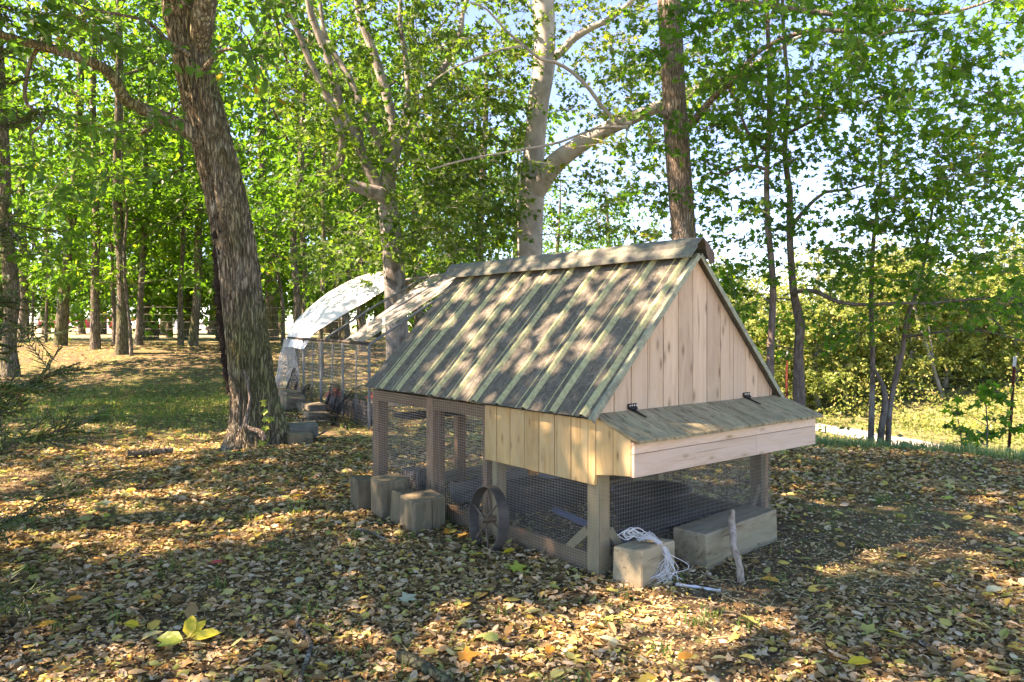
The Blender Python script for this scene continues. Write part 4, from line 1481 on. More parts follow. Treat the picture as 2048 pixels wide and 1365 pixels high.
g = Geo()
qs = np.linspace(0, 2 * np.pi, 49)[:-1]
prof = [(-WW / 2, RW), (WW / 2, RW), (WW / 2, RW - .009), (-WW / 2, RW - .009)]
V = [wheel_pt(a, r, q) for q in qs for a, r in prof]
F = []
for k in range(48):
    k2 = (k + 1) % 48
    for j in range(4):
        j2 = (j + 1) % 4
        F.append((k * 4 + j, k * 4 + j2, k2 * 4 + j2, k2 * 4 + j))
g.add(V, F, 0, .5, False)
kid(wheel, g.build("rim", M["rim"], wheel))
g = Geo()
tube(g, [wheel_pt(-.05, 0, 0), wheel_pt(.05, 0, 0)], .022, 12)
g.build("hub", M["spoke"], wheel)
for k in range(6):
    q = k * math.pi / 3 + .25
    g = Geo()
    a = .018 if k % 2 else -.018
    tube(g, [wheel_pt(a, .015, q), wheel_pt(a * .3, RW - .006, q)], .0065, 6)
    g.build("spoke", M["spoke"], wheel)

# white twine on the short block
tw = Geo()
tb = np.array([.672, 4.115, .205])
for k in range(7):
    a = np.linspace(0, 2 * np.pi * 1.3, 22) + rng.uniform(0, 6)
    rad = rng.uniform(.03, .055)
    cc = tb + rng.normal(size=3) * np.array([.02, .02, .006]) + [0, 0, .03]
    tiltv = rng.uniform(-1.2, 1.2)
    p = np.stack([cc[0] + rad * np.cos(a), cc[1] + rad * np.sin(a) * math.cos(tiltv) * .7, cc[2] + .01 + rad * .8 * np.sin(a) * math.sin(tiltv) + .008 * np.sin(3 * a)], 1)
    p[:, 2] = np.maximum(p[:, 2], .199)
    tube(tw, p, .0028, 5)
for k in range(24):
    e0 = np.array([.80, 4.11, .198]) + rng.normal(size=3) * [.012, .012, 0]
    p = smooth_path(np.vstack([tb + rng.normal(size=3) * .012 + [.03, -.01, .02], tb + [.08, -.005, .03] + rng.normal(size=3) * .012, e0 + [0, 0, .006], e0 + np.array([.045, -.042, -.045]) + rng.normal(size=3) * .008,
                               e0 + np.array([.03 + .05 * rng.normal() , -.075, -.12]) + rng.normal(size=3) * .012, e0 + np.array([-.02 + .075 * rng.normal(), -.10, -.185 + .02 * rng.random()])]), .02)
    tube(tw, p, .0016, 4, cap=False)
tag(tw.build("twine_bundle", M["twine"], None, tb), "tangle of white twine with frayed strands hanging over the short block", "twine")
rp_ = smooth_path([gpt(1.0 - .12, 4.02, .012), gpt(.93, 3.99, .016), gpt(1.0, 3.985, .012), gpt(1.06, 3.955, .012), gpt(1.10, 3.95, .012)], .02)
g = Geo(); tube(g, rp_, .008 + .002 * np.sin(np.arange(len(rp_)) * 2.0), 6, 0, .2, 3)
tag(g.build("rope_end", M["twine"], None, rp_[0]), "short frayed white rope end lying in the leaves by the short block", "rope")

# barkless stick leaning on the long beam
sp_ = smooth_path([(*gpt(1.262, 4.115, -.02), .024), (1.272, 4.20, .06, .020), (1.268, 4.28, .12, .019), (1.285, 4.36, .175, .020), (1.30, 4.42, .225, .019), (1.315, 4.47, .285, .015)], .02)
g = Geo(); tube(g, sp_, sp_[:, 3], 9, 0, .35, 9)
tag(g.build("leaning_stick", M["stick"], None, sp_[0, :3]), "stout weathered stick leaning against the long timber beam", "stick")

# inside the coop's run
g = Geo()
tubp = to_world(1.15, .62)
prof = [(.0, .02), (.27, .02), (.31, .20), (.325, .21), (.325, .225), (.30, .225), (.28, .06), (.0, .05)]
qs = np.linspace(0, 2 * np.pi, 25)[:-1]
V = [(r * math.cos(q), r * math.sin(q) * .8, z) for q in qs for r, z in prof]
n = len(prof)
g.add(V, [(k * n + j, ((k + 1) % 24) * n + j, ((k + 1) % 24) * n + j + 1, k * n + j + 1) for k in range(24) for j in range(n - 1)], 0, .5, True)
o = g.build("rubber_tub", M["rubber"]); o.location = tubp; o.rotation_euler = (0, 0, TH)
tag(o, "low black rubber tub on the ground inside the coop", "tub")
g = Geo(); box(g, -.55, .55, -.02, .02, 0, .035); o = g.build("blue_pole", M["blue"]); o.location = to_world(.60, .62, .02); o.rotation_euler = (0, 0, TH + R(78))
tag(o, "blue-grey pole lying on the run floor behind the corner post", "pole")
g = Geo(); box(g, -.7, .7, -.03, .03, 0, .06); o = g.build("floor_plank", M["w_dark"]); o.location = to_world(1.0, .36, .04); o.rotation_euler = (0, 0, TH + R(4))
tag(o, "dark plank along the run floor behind the wire front", "plank")
g = Geo(); box(g, -.04, .04, -.012, .012, 0, .50); o = g.build("blue_stake", M["steel"]); o.location = to_world(1.30, 1.30, .0); o.rotation_euler = (R(4), R(5), TH)
tag(o, "upright blue-grey stake seen through the wire under the nest box", "stake")
g = Geo()
prof = [(.0, .0), (.10, .0), (.125, .22), (.13, .225), (.12, .225), (.095, .012), (.0, .012)]
V = [(r * math.cos(q), r * math.sin(q), z) for q in qs for r, z in prof]; n = len(prof)
g.add(V, [(k * n + j, ((k + 1) % 24) * n + j, ((k + 1) % 24) * n + j + 1, k * n + j + 1) for k in range(24) for j in range(n - 1)], 0, .5, True)
o = g.build("metal_pail", M["steel"]); o.location = to_world(.95, 1.45, .21); tag(o, "dented steel pail on a plank at the back of the coop run", "pail")
g = Geo(); box(g, -.38, .38, -.14, .14, 0, .21); o = g.build("wooden_crate", M["w_dark"]); o.location = to_world(.95, 1.45, -.01); o.rotation_euler = (0, 0, TH)
tag(o, "dark wooden crate in the middle of the coop run", "crate")
g = Geo(); box(g, -.45, .45, -.02, .02, 0, .16); o = g.build("grey_plank", M["w_grey"]); o.location = to_world(.75, 1.95, .0); o.rotation_euler = (R(-14), 0, TH + R(10))
tag(o, "grey plank on edge inside the coop behind the upper wire window", "plank")
g = Geo(); tube(g, [(0, 0, -.02), (0, 0, .12), (.005, 0, .23)], [.10, .092, .095], 14, 0, .2, 4); o = g.build("log_section", M["bark_brown"]); o.location = to_world(.20, 2.28, 0)
tag(o, "upright log section just inside the coop's rear left corner", "log")
g = Geo(); box(g, .02, 1.62, 2.05, 2.3, .66, .69); o = g.build("perch_shelf", M["w_dark"], coop)

# ------------------------------------------------------------------ the wire run behind
A2 = np.array([-.487, .873]); B2 = np.array([.873, .487])
R0 = np.array([-1.89, 9.9])
run = thing("wire_run", "long poultry run of grey poles and wire behind the coop", "poultry run", (R0[0], R0[1], 0), math.atan2(B2[1], B2[0]))
RL, RWD, EZ, RZ = 4.75, 1.75, 1.12, 2.18


def rp(name, pts, r, mat="pole", sides=7):
    g = Geo(); tube(g, smooth_path(pts, .3), r, sides); return g.build(name, M[mat], run)


stations = [0.0, 1.2, 2.4, 3.55, 4.75]
for s in stations:
    rp("pole", [(0, s, -.1), (0, s, EZ)], .021)
    rp("pole", [(2 * RWD, s, -.1), (2 * RWD, s, EZ)], .021)
    rp("rafter", [(0, s, EZ), (RWD * .5, s, EZ + (RZ - EZ) * .53), (RWD, s, RZ)], .019)
    rp("rafter", [(2 * RWD, s, EZ), (RWD * 1.5, s, EZ + (RZ - EZ) * .53), (RWD, s, RZ)], .019)
for xx, zz in ((0, EZ), (2 * RWD, EZ), (RWD, RZ)):
    rp("rail", [(xx, 0, zz + .02), (xx, RL, zz + .02)], .022, "w_dark" if xx == 0 else "pole")
for s in (.6, 1.8, 3.0):
    rp("brace_pole", [(0, s, -.05), (.02, s, EZ - .02)], .011)


def run_mesh(plane, a0, a1, z0, z1, da, dz, th=.0014):
    g = Geo()
    av = np.arange(a0, a1 + 1e-6, da); zv = np.arange(z0, z1 + 1e-6, dz)
    a = [plane(x, z0) for x in av] + [plane(a0, z) for z in zv]
    b = [plane(x, z1) for x in av] + [plane(a1, z) for z in zv]
    sticks(g, np.array(a), np.array(b), th, th)
    o = g.build("wire_mesh", M["wire"], run); o["kind"] = "stuff"


run_mesh(lambda a, z: (-.012, a, z), 0, RL, .0, EZ, .05, .05, .0013)
run_mesh(lambda a, z: (2 * RWD + .012, a, z), 0, RL, .0, EZ, .05, .05, .0012)
run_mesh(lambda a, z: (a, RL + .012, z), 0, 2 * RWD, .0, EZ, .025, .05, .0013)
run_mesh(lambda a, z: (a, -.012, z), 0, 2 * RWD, .0, EZ, .05, .05, .0012)
# dark boards along the back and floor side of the run
for k, (s0, s1, zh) in enumerate(((.1, 1.6, .50), (1.62, 3.1, .44), (3.12, 4.6, .48))):
    g = Geo(); box(g, 2 * RWD - .10, 2 * RWD - .07, s0, s1, 0, zh); g.build("kick_board", M["w_dark"], run)
for k, (s0, s1, zh) in enumerate(((.1, 1.25, .30), (1.28, 2.3, .26))):
    g = Geo(); box(g, .16, .19, s0, s1, 0, zh); g.build("kick_board", M["w_dark"], run)


def run_world(x, y, z):
    return np.array([R0[0] + x * B2[0] + y * A2[0], R0[1] + x * B2[1] + y * A2[1], z])


def sheet(name, fn, nu, nv, mat, label, cat, thick=.006):
    g = Geo()
    V = np.array([fn(i / nu, j / nv) for i in range(nu + 1) for j in range(nv + 1)])
    i = np.arange(nu)[:, None] * (nv + 1); j = np.arange(nv)[None]
    f = np.stack([i + j, i + j + 1, i + nv + 2 + j, i + nv + 1 + j], -1).reshape(-1, 4)
    g.add_uniform(V, f, 0, None, True)
    return tag(g.build(name, mat, None, V[0]), label, cat)


def tarp_pt(s, t):
    """s from the low rail over the ridge, t along the run."""
    x = -.06 + s * (RWD + .42)
    z = EZ + .05 + (RZ - EZ) * min(x / RWD, 1.0)
    if x > RWD: z -= (x - RWD) * .9
    if x < .12: z -= (.12 - x) * .9
    y = 3.30 + t * 1.60
    bul = .38 * math.sin(math.pi * min(1, max(0, t)) ** .8 * .62) * (math.sin(math.pi * min(1, s / .95)) ** .7)
    wr = .018 * mnoise.noise((s * 5, t * 3, 2)) + .006 * math.sin(s * 40 + t * 5) * mnoise.noise((s * 3, t * 4, 7))
    return run_world(x, y + .05 * math.sin(s * 6), z + bul + wr)


sheet("white_tarp", tarp_pt, 60, 24, M["tarp"], "white tarp bulging over the far end of the wire run", "tarpaulin")


def plas_pt(s, t):
    x = .05 + s * (RWD + .25)
    z = EZ + .06 + (RZ - EZ) * min(x / RWD, 1.0) - max(0, x - RWD) * .6
    y = .10 + t * (.95 + 1.0 * s)
    return run_world(x, y, z - .06 * math.sin(math.pi * t) + .02 * mnoise.noise((s * 4, t * 6, 5)))


sheet("plastic_sheet", plas_pt, 40, 16, M["plastic"], "streaked clear plastic sheet stretched over the run's near slope", "plastic sheet")

# bunched white netting at the far left corner of the run
g = Geo()
top = run_world(-.05, 4.55, EZ + .0)
a, b = [], []
for k in range(46):
    q = 2 * np.pi * k / 46
    for sgn in (1, -1):
        pts = []
        for h in np.linspace(0, 1, 12):
            rad = .05 + .20 * h ** .8 + .03 * math.sin(h * 9 + k * .4)
            qq = q + sgn * h * 1.3
            pts.append(top + np.array([rad * math.cos(qq), rad * .7 * math.sin(qq), -h * 1.06]))
        a += pts[:-1]; b += pts[1:]
sticks(g, np.array(a), np.array(b), .0022, .0022)
tag(g.build("bunched_netting", M["netting_white"], None, top), "white netting bunched and hanging from the run's far left corner", "netting", None, "stuff")
# sagging black netting along the low side
g = Geo()
a, b = [], []


def net_pt(s, h):
    zt = .30 + .12 * math.sin(s * 2.2) + .10 * math.sin(s * 5.1 + 1)
    x = -.10 - .28 * (1 - h) * (.6 + .4 * math.sin(s * 3)) + .05 * mnoise.noise((s * 4, h * 3, 0))
    return run_world(x, s, max(.015, zt * h * 1.25) + .02 * mnoise.noise((s * 6, h * 5, 3)))


for k in range(0, 110):
    s0 = .2 + k * .042
    for sgn in (1, -1):
        pts = [net_pt(s0 + sgn * h * .45, h) for h in np.linspace(0, 1, 9)]
        a += pts[:-1]; b += pts[1:]
sticks(g, np.array(a), np.array(b), .0028, .0028)
tag(g.build("black_netting", M["netting_black"], None, net_pt(.2, 0)), "sagging black netting along the foot of the wire run", "netting", None, "stuff")

# sleepers along the run's low side
slp = [(4.80, .36, .24, "pale end-grain sleeper at the run's far left corner"), (4.36, .40, .20, "second sleeper from the run's far left corner"), (3.95, .40, .26, "third sleeper from the run's far left corner"),
       (3.48, .52, .19, "low sleeper in front of the hanging netting"), (2.98, .50, .29, "grey upright sleeper at the middle of the run's low side"), (2.48, .52, .22, "sleeper with a sunlit face under the black netting"),
       (1.98, .50, .17, "sunken sleeper under the black netting"), (1.50, .50, .22, "mossy sleeper near the run's corner pole"), (1.02, .46, .14, "low sleeper half buried in leaves by the coop's rear corner")]
for k, (s, ln, hh, lab) in enumerate(slp):
    w = run_world(-.30 - .07 * (k % 3) + .04 * (k % 2), s, 0)
    block("sleeper", lab, M["w_sleeper"] if k else M["w_block"], gpt(w[0], w[1], -.05), math.atan2(A2[1], A2[0]) + .16 * math.sin(k * 2.3), ln, .20 + .05 * (k % 3), hh + .05, 40 + k, (.05 * math.sin(k * 1.7), .05 * math.sin(k)), "sleepers along the run's foot", "sleeper")
# fallen branches heaped at the foot of the run
bp = []
for k in range(34):
    c0 = run_world(-.75 + .35 * rng.normal(), 1.3 + .8 * rng.normal(), 0)
    q = rng.uniform(0, 6.28); L = rng.uniform(.25, .8)
    p0 = np.array([c0[0] - math.cos(q) * L / 2, c0[1] - math.sin(q) * L / 2, 0]); p1 = np.array([c0[0] + math.cos(q) * L / 2, c0[1] + math.sin(q) * L / 2, 0])
    p0[2] = float(gz(p0[0], p0[1])) + rng.uniform(.01, .09); p1[2] = float(gz(p1[0], p1[1])) + rng.uniform(.01, .16)
    bp.append(smooth_path([p0, (p0 + p1) / 2 + rng.normal(size=3) * .03, p1], .08))
g = Geo()
for p in bp: tube(g, p, rng.uniform(.006, .017), 6, 0, .2, 1)
tag(g.build("brush_heap", M["bark_grey"], None, bp[0][0]), "low heap of broken branches between the coop and the wire run", "brush heap", None, "stuff")
# flat stone on a split block beside the big tree
d = 9.0
block("split_block", "split reddish block under the flat stone beside the leaning tree", M["w_blockz"], gpt((612 - HX) / FPX * d, d - .28, -.02), .5, .26, .20, .15, 61)
block("flat_stone", "flat grey stone slab resting on blocks beside the leaning tree", M["stone"], gpt((606 - HX) / FPX * d, d, .06), .35, .34, .30, .14, 62, (.05, -.06), None, "stone")
# scraps inside the run
for (px, py, d, nm, lab, mt, sc) in [(668, 800, 11.8, "poultry_feeder", "mottled grey poultry feeder with a faded red lid inside the run", "mottle", 1.0), (748, 790, 12.0, "red_topped_feeder", "pale feeder with a red top beside the coop roof edge", "w_gable", .9)]:
    gp = on_ground(px, d)
    f = thing(nm, lab, "feeder", gp, .3)
    g = Geo(); tube(g, [(0, 0, 0), (0, 0, .02), (0, 0, .20 * sc), (0, 0, .23 * sc)], [.13 * sc, .135 * sc, .13 * sc, .12 * sc], 18)
    g.build("body", M[mt], f)
    g = Geo(); tube(g, [(0, 0, .23 * sc), (0, 0, .255 * sc), (0, 0, .33 * sc), (0, 0, .36 * sc)], [.15 * sc, .15 * sc, .07 * sc, .02 * sc], 18)
    g.build("lid", M["redplastic"], f)

# ------------------------------------------------------------------ fences


def t_post(root, x, y, h, lean, white=True):
    z0 = float(gz(x, y))
    g = Geo()
    w = .038
    prof = [(-w / 2, 0), (-w / 2, -.004), (-.004, -.004), (-.004, -.03), (.004, -.03), (.004, -.004), (w / 2, -.004), (w / 2, 0)]

    def seg(za, zb, mat):
        V = []
        for zz in (za, zb):
            V += [(x + a + lean * zz, y + b, z0 + zz) for a, b in prof]
        n = len(prof)
        g.add(V, [(j, (j + 1) % n, n + (j + 1) % n, n + j) for j in range(n)] + [tuple(range(n, 2 * n)), tuple(range(n))[::-1]], mat)
    seg(-.1, h - .13 if white else h, 0)
    if white: seg(h - .13, h, 1)
    for k in range(14):
        zz = .12 + k * .09
        if zz < h - .15:
            box(g, x - .008 + lean * zz, x + .008 + lean * zz, y - .036, y - .030, z0 + zz, z0 + zz + .02, 0, .002)
    o = g.build("post", [M["tpost"], M["tpost_white"]], root, np.array(root.location))
    return (x, y, z0)


fr = thing("wire_fence", "wire fence on red-brown steel posts along the right-hand bank", "fence", gpt(6.35, 9.6))
fp = [(8.8, 7.85), (6.35, 9.6), (4.10, 11.2), (1.6, 13.0)]
for k, (x, y) in enumerate(fp):
    t_post(fr, x, y, 1.50, .065 if k == 1 else .01)
for k, h in enumerate((.10, .24, .38, .54, .70, .86, 1.02, 1.20)):
    pts = []
    for i in range(len(fp) - 1):
        for t in np.linspace(0, 1, 6, endpoint=False):
            x = fp[i][0] * (1 - t) + fp[i + 1][0] * t; y = fp[i][1] * (1 - t) + fp[i + 1][1] * t
            pts.append((x, y, float(gz(x, y)) + h - .02 * math.sin(math.pi * t)))
    g = Geo(); p = np.array(pts); sticks(g, p[:-1], p[1:], .0022, .0022)
    g.build("wire", M["wire_rust"], fr, np.array(fr.location))
g = Geo()
a, b = [], []
for i in range(len(fp) - 1):
    for t in np.linspace(0, 1, 20, endpoint=False):
        x = fp[i][0] * (1 - t) + fp[i + 1][0] * t; y = fp[i][1] * (1 - t) + fp[i + 1][1] * t; z = float(gz(x, y))
        a.append((x, y, z)); b.append((x, y, z + 1.2))
sticks(g, np.array(a), np.array(b), .0016, .0016)
o = g.build("stay_wires", M["wire_rust"], fr, np.array(fr.location)); o["kind"] = "stuff"

ff = thing("field_fence", "thin wire field fence between the left wood and the open field", "fence", gpt(-12, 25.5))
fq = [(-22, 25.0), (-17.5, 25.3), (-13.5, 25.6), (-9.6, 25.8), (-6, 26)]
for (x, y) in fq:
    g = Geo(); tube(g, [gpt(x, y, -.1), gpt(x, y, 1.3)], .035, 7); g.build("post", M["bark_grey"], ff, np.array(ff.location))
for h in (.2, .45, .7, .95, 1.2):
    p = np.array([gpt(x, y, h) for x, y in fq]); p = smooth_path(p, 1.0)
    g = Geo(); sticks(g, p[:-1], p[1:], .005, .005); g.build("wire", M["wire"], ff, np.array(ff.location))

# ------------------------------------------------------------------ far buildings and machines at the left


def far_thing(name, label, cat, px, d, rz=0.0):
    return thing(name, label, cat, on_ground(px, d), rz)


D_B = 112.0
barn = far_thing("red_barn", "red barn with a grey gambrel roof beyond the field", "barn", 105, D_B, R(8))
g = Geo(); box(g, -2.0, 2.0, 0, 5.0, 0, 1.35, c=.02); g.build("wall", M["redpaint"], barn)
g = Geo()
prism(g, [(-2.15, 1.30), (2.15, 1.30), (1.75, 2.25), (1.0, 2.95), (-1.0, 2.95), (-1.75, 2.25)], front_pl, 5.1, -.05, 0, .02)
g.build("roof", M["barnroof"], barn)
for s in (-1, 1):
    g = Geo(); box(g, s * 2.02 - .06, s * 2.02 + .06, -.06, .02, 0, 1.32, c=.01); g.build("corner_trim", M["whitepaint"], barn)
g = Geo(); box(g, -.75, .75, -.08, -.01, 0, 1.15, c=.01); dd_ = g.build("door", M["redpaint"], barn)
for (x0, x1, z0, z1) in ((-.75, -.68, 0, 1.15), (.68, .75, 0, 1.15), (-.68, .68, 1.08, 1.15)):
    g = Geo(); box(g, x0, x1, -.11, -.085, z0, z1, c=.005); g.build("door_trim", M["whitepaint"], dd_)
shed = far_thing("low_red_shed", "low red shed to the right of the red barn", "shed", 158, D_B - 4, R(5))
g = Geo(); box(g, -1.1, 1.1, 0, 2.5, 0, 1.25, c=.02); g.build("wall", M["redpaint"], shed)
g = Geo(); prism(g, [(-1.2, 1.25), (1.2, 1.25), (0, 1.7)], front_pl, 2.6, -.1, 0, .01); g.build("roof", M["barnroof"], shed)
g = Geo(); box(g, -.3, .3, -.05, -.01, 0, .95, c=.005); g.build("door", M["whitepaint"], shed)
shed2 = far_thing("tall_red_shed", "taller red shed seen between the trunks of the wood", "shed", 214, D_B - 12, R(-6))
g = Geo(); box(g, -1.0, 1.0, 0, 3, 0, 1.7, c=.02); g.build("wall", M["redpaint"], shed2)
g = Geo(); prism(g, [(-1.1, 1.7), (1.1, 1.7), (0, 2.25)], front_pl, 3.1, -.1, 0, .01); g.build("roof", M["barnroof"], shed2)
g = Geo(); box(g, -.3, .3, -.06, -.01, 0, 1.2, c=.01); g.build("door", M["whitepaint"], shed2)


def vehicle(name, label, cat, px, d, rz, body_m, sc=1.0):
    v = far_thing(name, label, cat, px, d, rz)
    v.scale = (sc,) * 3
    g = Geo(); prism(g, [(-1.5, .32), (1.5, .32), (1.55, .75), (.95, .85), (.55, 1.3), (-.8, 1.3), (-1.3, .85), (-1.55, .78)], front_pl, 1.2, 0, 0, .04); g.build("body", M[body_m], v)
    g = Geo(); prism(g, [(-1.0, .86), (.75, .86), (.5, 1.22), (-.72, 1.22)], front_pl, -.002, -.02, 0, .01); g.build("window", M["glassdark"], v)
    for x in (-.95, .95):
        for y in (-.02, 1.06):
            g = Geo(); tube(g, [(x, y, .3), (x, y + .16, .3)], .3, 16); g.build("wheel", M["rubber"], v)
    return v


vehicle("white_car", "white car parked before the low red shed", "car", 151, 96, .1, "whitepaint", .62)
vehicle("pale_van", "pale vehicle right of the leaning trunk in the left wood", "car", 402, 66, -.2, "whitepaint", .62)
ld = far_thing("orange_loader", "orange loader with raised arm beyond the left wood", "loader", 296, 44, R(12))
g = Geo(); prism(g, [(-.1, .22), (.85, .22), (.85, .55), (.35, .60), (.25, .85), (-.1, .85)], front_pl, .6, 0, 0, .03); g.build("body", M["orange"], ld)
g = Geo(); tube(g, [(.1, .1, .6), (-.35, .1, .75), (-.75, .1, 1.0)], .06, 8); g.build("arm", M["orange"], ld)
g = Geo(); prism(g, [(-.95, .75), (-.65, .85), (-.60, 1.05), (-.85, 1.0)], front_pl, .6, 0, 0, .02); g.build("bucket", M["orange"], ld)
for x in (.05, .68):
    for y in (-.1, .58):
        g = Geo(); tube(g, [(x, y, .2), (x, y + .14, .2)], .2, 14); g.build("wheel", M["rubber"], ld)
hs = far_thing("white_shed", "small white shed glimpsed left of the leaning trunk", "shed", 352, 78, 0)
g = Geo(); box(g, -.9, .9, 0, 2, 0, 1.4, c=.02); g.build("wall", M["whitepaint"], hs)
g = Geo(); prism(g, [(-1, 1.4), (1, 1.4), (0, 1.9)], front_pl, 2.1, -.1, 0, .01); g.build("roof", M["barnroof"], hs)
g = Geo(); box(g, -.25, .25, -.05, -.01, 0, 1.0, c=.005); g.build("door", M["steel"], hs)

# ------------------------------------------------------------------ cedar at the left edge of the frame
cr = np.random.default_rng(77)
cb = np.array(gpt(-3.18, 3.7))
cedar = thing("cedar_tree", "dark feathery cedar reaching in at the left edge", "tree", cb)
g = Geo()
tp = smooth_path([(*cb - [0, 0, .1], .07), (cb[0] + .05, cb[1], 1.2, .055), (cb[0] - .05, cb[1] + .05, 2.6, .035), (cb[0], cb[1], 3.9, .008)], .2)
tube(g, tp, tp[:, 3], 8, 0, .15, 3)
cg = Geo()
LA, LB, LR = [], [], []
SA, SB = [], []
nbr = 95
for k in range(nbr):
    h = cr.uniform(.12, 3.7)
    q = cr.uniform(0, 2 * np.pi)
    reach = (1.25 - .27 * h) * cr.uniform(.7, 1.1)
    if 1.15 < h < 1.6: reach *= .55
    dr = np.array([math.cos(q), math.sin(q), 0])
    k0 = np.argmin(np.abs(tp[:, 2] - h)); o0 = tp[k0, :3]
    prev = o0
    for s in np.linspace(.15, 1, 8):
        p = o0 + dr * reach * s + np.array([0, 0, -.10 * s + .22 * s * s]) + cr.normal(size=3) * .02
        SA.append(prev); SB.append(p)
        if s > .25:
            for f in range(4):                               # fronds off the branch
                fd = unit(dr * .8 + cr.normal(size=3) * np.array([.8, .8, .45]) + np.array([0, 0, .15]))
                fl = cr.uniform(.10, .24)
                side = unit(np.cross(fd, np.array([0, 0, 1.]) + cr.normal(size=3) * .4))
                SA.append(p); SB.append(p + fd * fl)
                for w in np.linspace(.12, 1, 7):
                    for sg in (-1, 1):
                        a = p + fd * fl * w
                        e = a + (fd * .7 + side * sg * .75 + cr.normal(size=3) * .18) * fl * (.36 - .18 * w)
                        LA.append(a); LB.append(e)
        prev = p
LA = np.array(LA); LB = np.array(LB)
sticks(cg, LA, LB, .0042, .0018)
tips = LB - LA
sub = cr.integers(0, len(LA), int(len(LA) * .3))
mid = LA[sub] + tips[sub] * .5
sticks(cg, mid, mid + tips[sub] * .45 + cr.normal(size=(len(sub), 3)) * .010, .0034, .0014)
rn = np.repeat(cr.random(cg.n // 6), 3)
cg.rnd = [rn]; cg.mat = [np.zeros(len(rn))]; cg.smooth = [np.zeros(len(rn), bool)]
sticks(g, np.array(SA), np.array(SB), .004, .003)
o = cg.build("crown", M["cedar"], cedar, cb); o["kind"] = "stuff"
g.build("trunk", M["bark_brown"], cedar, cb)

# ------------------------------------------------------------------ leaf litter, grass, twigs, single leaves
lr = np.random.default_rng(5)


def in_coop(x, y):
    dx, dy = x - OC[0], y - OC[1]
    v = dx * B_[0] + dy * B_[1]; u = dx * A_[0] + dy * A_[1]
    return (u > -.01) & (u < 2.62) & (v > -.01) & (v < 1.67)


def scatter(n, d0, d1, dens_pow=1.0):
    d = np.sqrt(lr.uniform(d0 ** 2, d1 ** 2, n))
    x = lr.uniform(-.86, .86, n) * d
    return x, d


lg = Geo()
for (n, d0, d1, smin, smax) in ((27000, 2.2, 4.6, .024, .068), (48000, 4.6, 8.5, .030, .076), (24000, 8.5, 15.0, .045, .09), (11000, 15.0, 23.0, .06, .12)):
    x, y = scatter(n, d0, d1)
    # thinner on worn patches
    pn = np.array([mnoise.noise((a * .55, b * .55, 3.0)) + .5 * mnoise.noise((a * 1.7, b * 1.7, 8.0)) for a, b in zip(x, y)])
    worn = np.exp(-((x - 1.9) ** 2 / .9 + (y - 4.35) ** 2 / .25)) + .8 * np.exp(-((x - 3.2) ** 2 / 1.5 + (y - 5.6) ** 2 / .6))
    keep = (lr.random(n) > np.clip((pn - .0) * 2.1, 0, .92)) & (lr.random(n) > worn * .85) & ~(in_coop(x, y) & (lr.random(n) < .8))
    sl_ = .58 * x + .815 * y
    keep &= ~((sl_ > 9.6 + lr.random(n) * 1.2) & (x > 1.0))
    x, y = x[keep], y[keep]
    n = len(x)
    pos = np.stack([x, y, gz(x, y) + lr.uniform(.0, .020, n)], 1)
    q = lr.uniform(0, 2 * np.pi, n)
    dr = np.stack([np.cos(q), np.sin(q), lr.normal(size=n) * .20], 1)
    nm = unit(np.stack([lr.normal(size=n) * .36, lr.normal(size=n) * .36, np.ones(n)], 1) * np.where(lr.random(n) < .3, -1, 1)[:, None])
    sz = (smin + (smax - smin) * lr.beta(1.2, 2.2, n)) * np.where(lr.random(n) < .07, 1.5, 1.0)
    kind = lr.integers(0, 5, n)
    far_ = d0 > 8
    tone = np.clip(np.where(lr.random(n) < .5, lr.beta(1.3, 2.3, n), lr.random(n)), 0, .999)
    if far_: tone = np.where(lr.random(n) < .62, lr.uniform(.69, .83, n), tone * .5)
    for k in range(5):
        m = kind == k
        leaves(lg, pos[m], dr[m], nm[m], sz[m] * (.95 if k == 4 else 1), RHOMB if d0 > 14 else (MAPLE if k == 4 else CURLS[k]), 0, tone[m])
# freshly fallen leaves lying on top, still yellow and green
n = 800
x, y = scatter(n, 2.4, 9.5)
k = ~in_coop(x, y); x, y = x[k], y[k]; n = len(x)
q = lr.uniform(0, 2 * np.pi, n)
for j, tp_ in enumerate((OVAL, CURLS[3], MAPLE)):
    m = np.arange(n) % 3 == j
    leaves(lg, np.stack([x, y, gz(x, y) + lr.uniform(.018, .034, n)], 1)[m], np.stack([np.cos(q), np.sin(q), lr.normal(size=n) * .18], 1)[m],
           unit(np.stack([lr.normal(size=n) * .35, lr.normal(size=n) * .35 - .1, np.ones(n)], 1))[m], lr.uniform(.05, .10, n)[m], tp_, 0, lr.uniform(.66, .985, n)[m])
# crumbs and broken bits between the leaves
for (n, d0, d1, a, b) in ((42000, 2.2, 5.0, .010, .026), (42000, 5.0, 9.0, .014, .034)):
    x, y = scatter(n, d0, d1)
    pos = np.stack([x, y, gz(x, y) + lr.uniform(.0, .024, n)], 1)
    q = lr.uniform(0, 2 * np.pi, n)
    leaves(lg, pos, np.stack([np.cos(q), np.sin(q), lr.normal(size=n) * .25], 1), unit(np.stack([lr.normal(size=n) * .4, lr.normal(size=n) * .4, np.ones(n)], 1)),
           lr.uniform(a, b, n), RHOMB, 0, np.clip(lr.beta(1.1, 1.7, n), 0, .99))
tag(lg.build("leaf_litter", M["litter"]), "carpet of curled brown, tan and yellow fallen leaves", "leaf litter", None, "stuff")

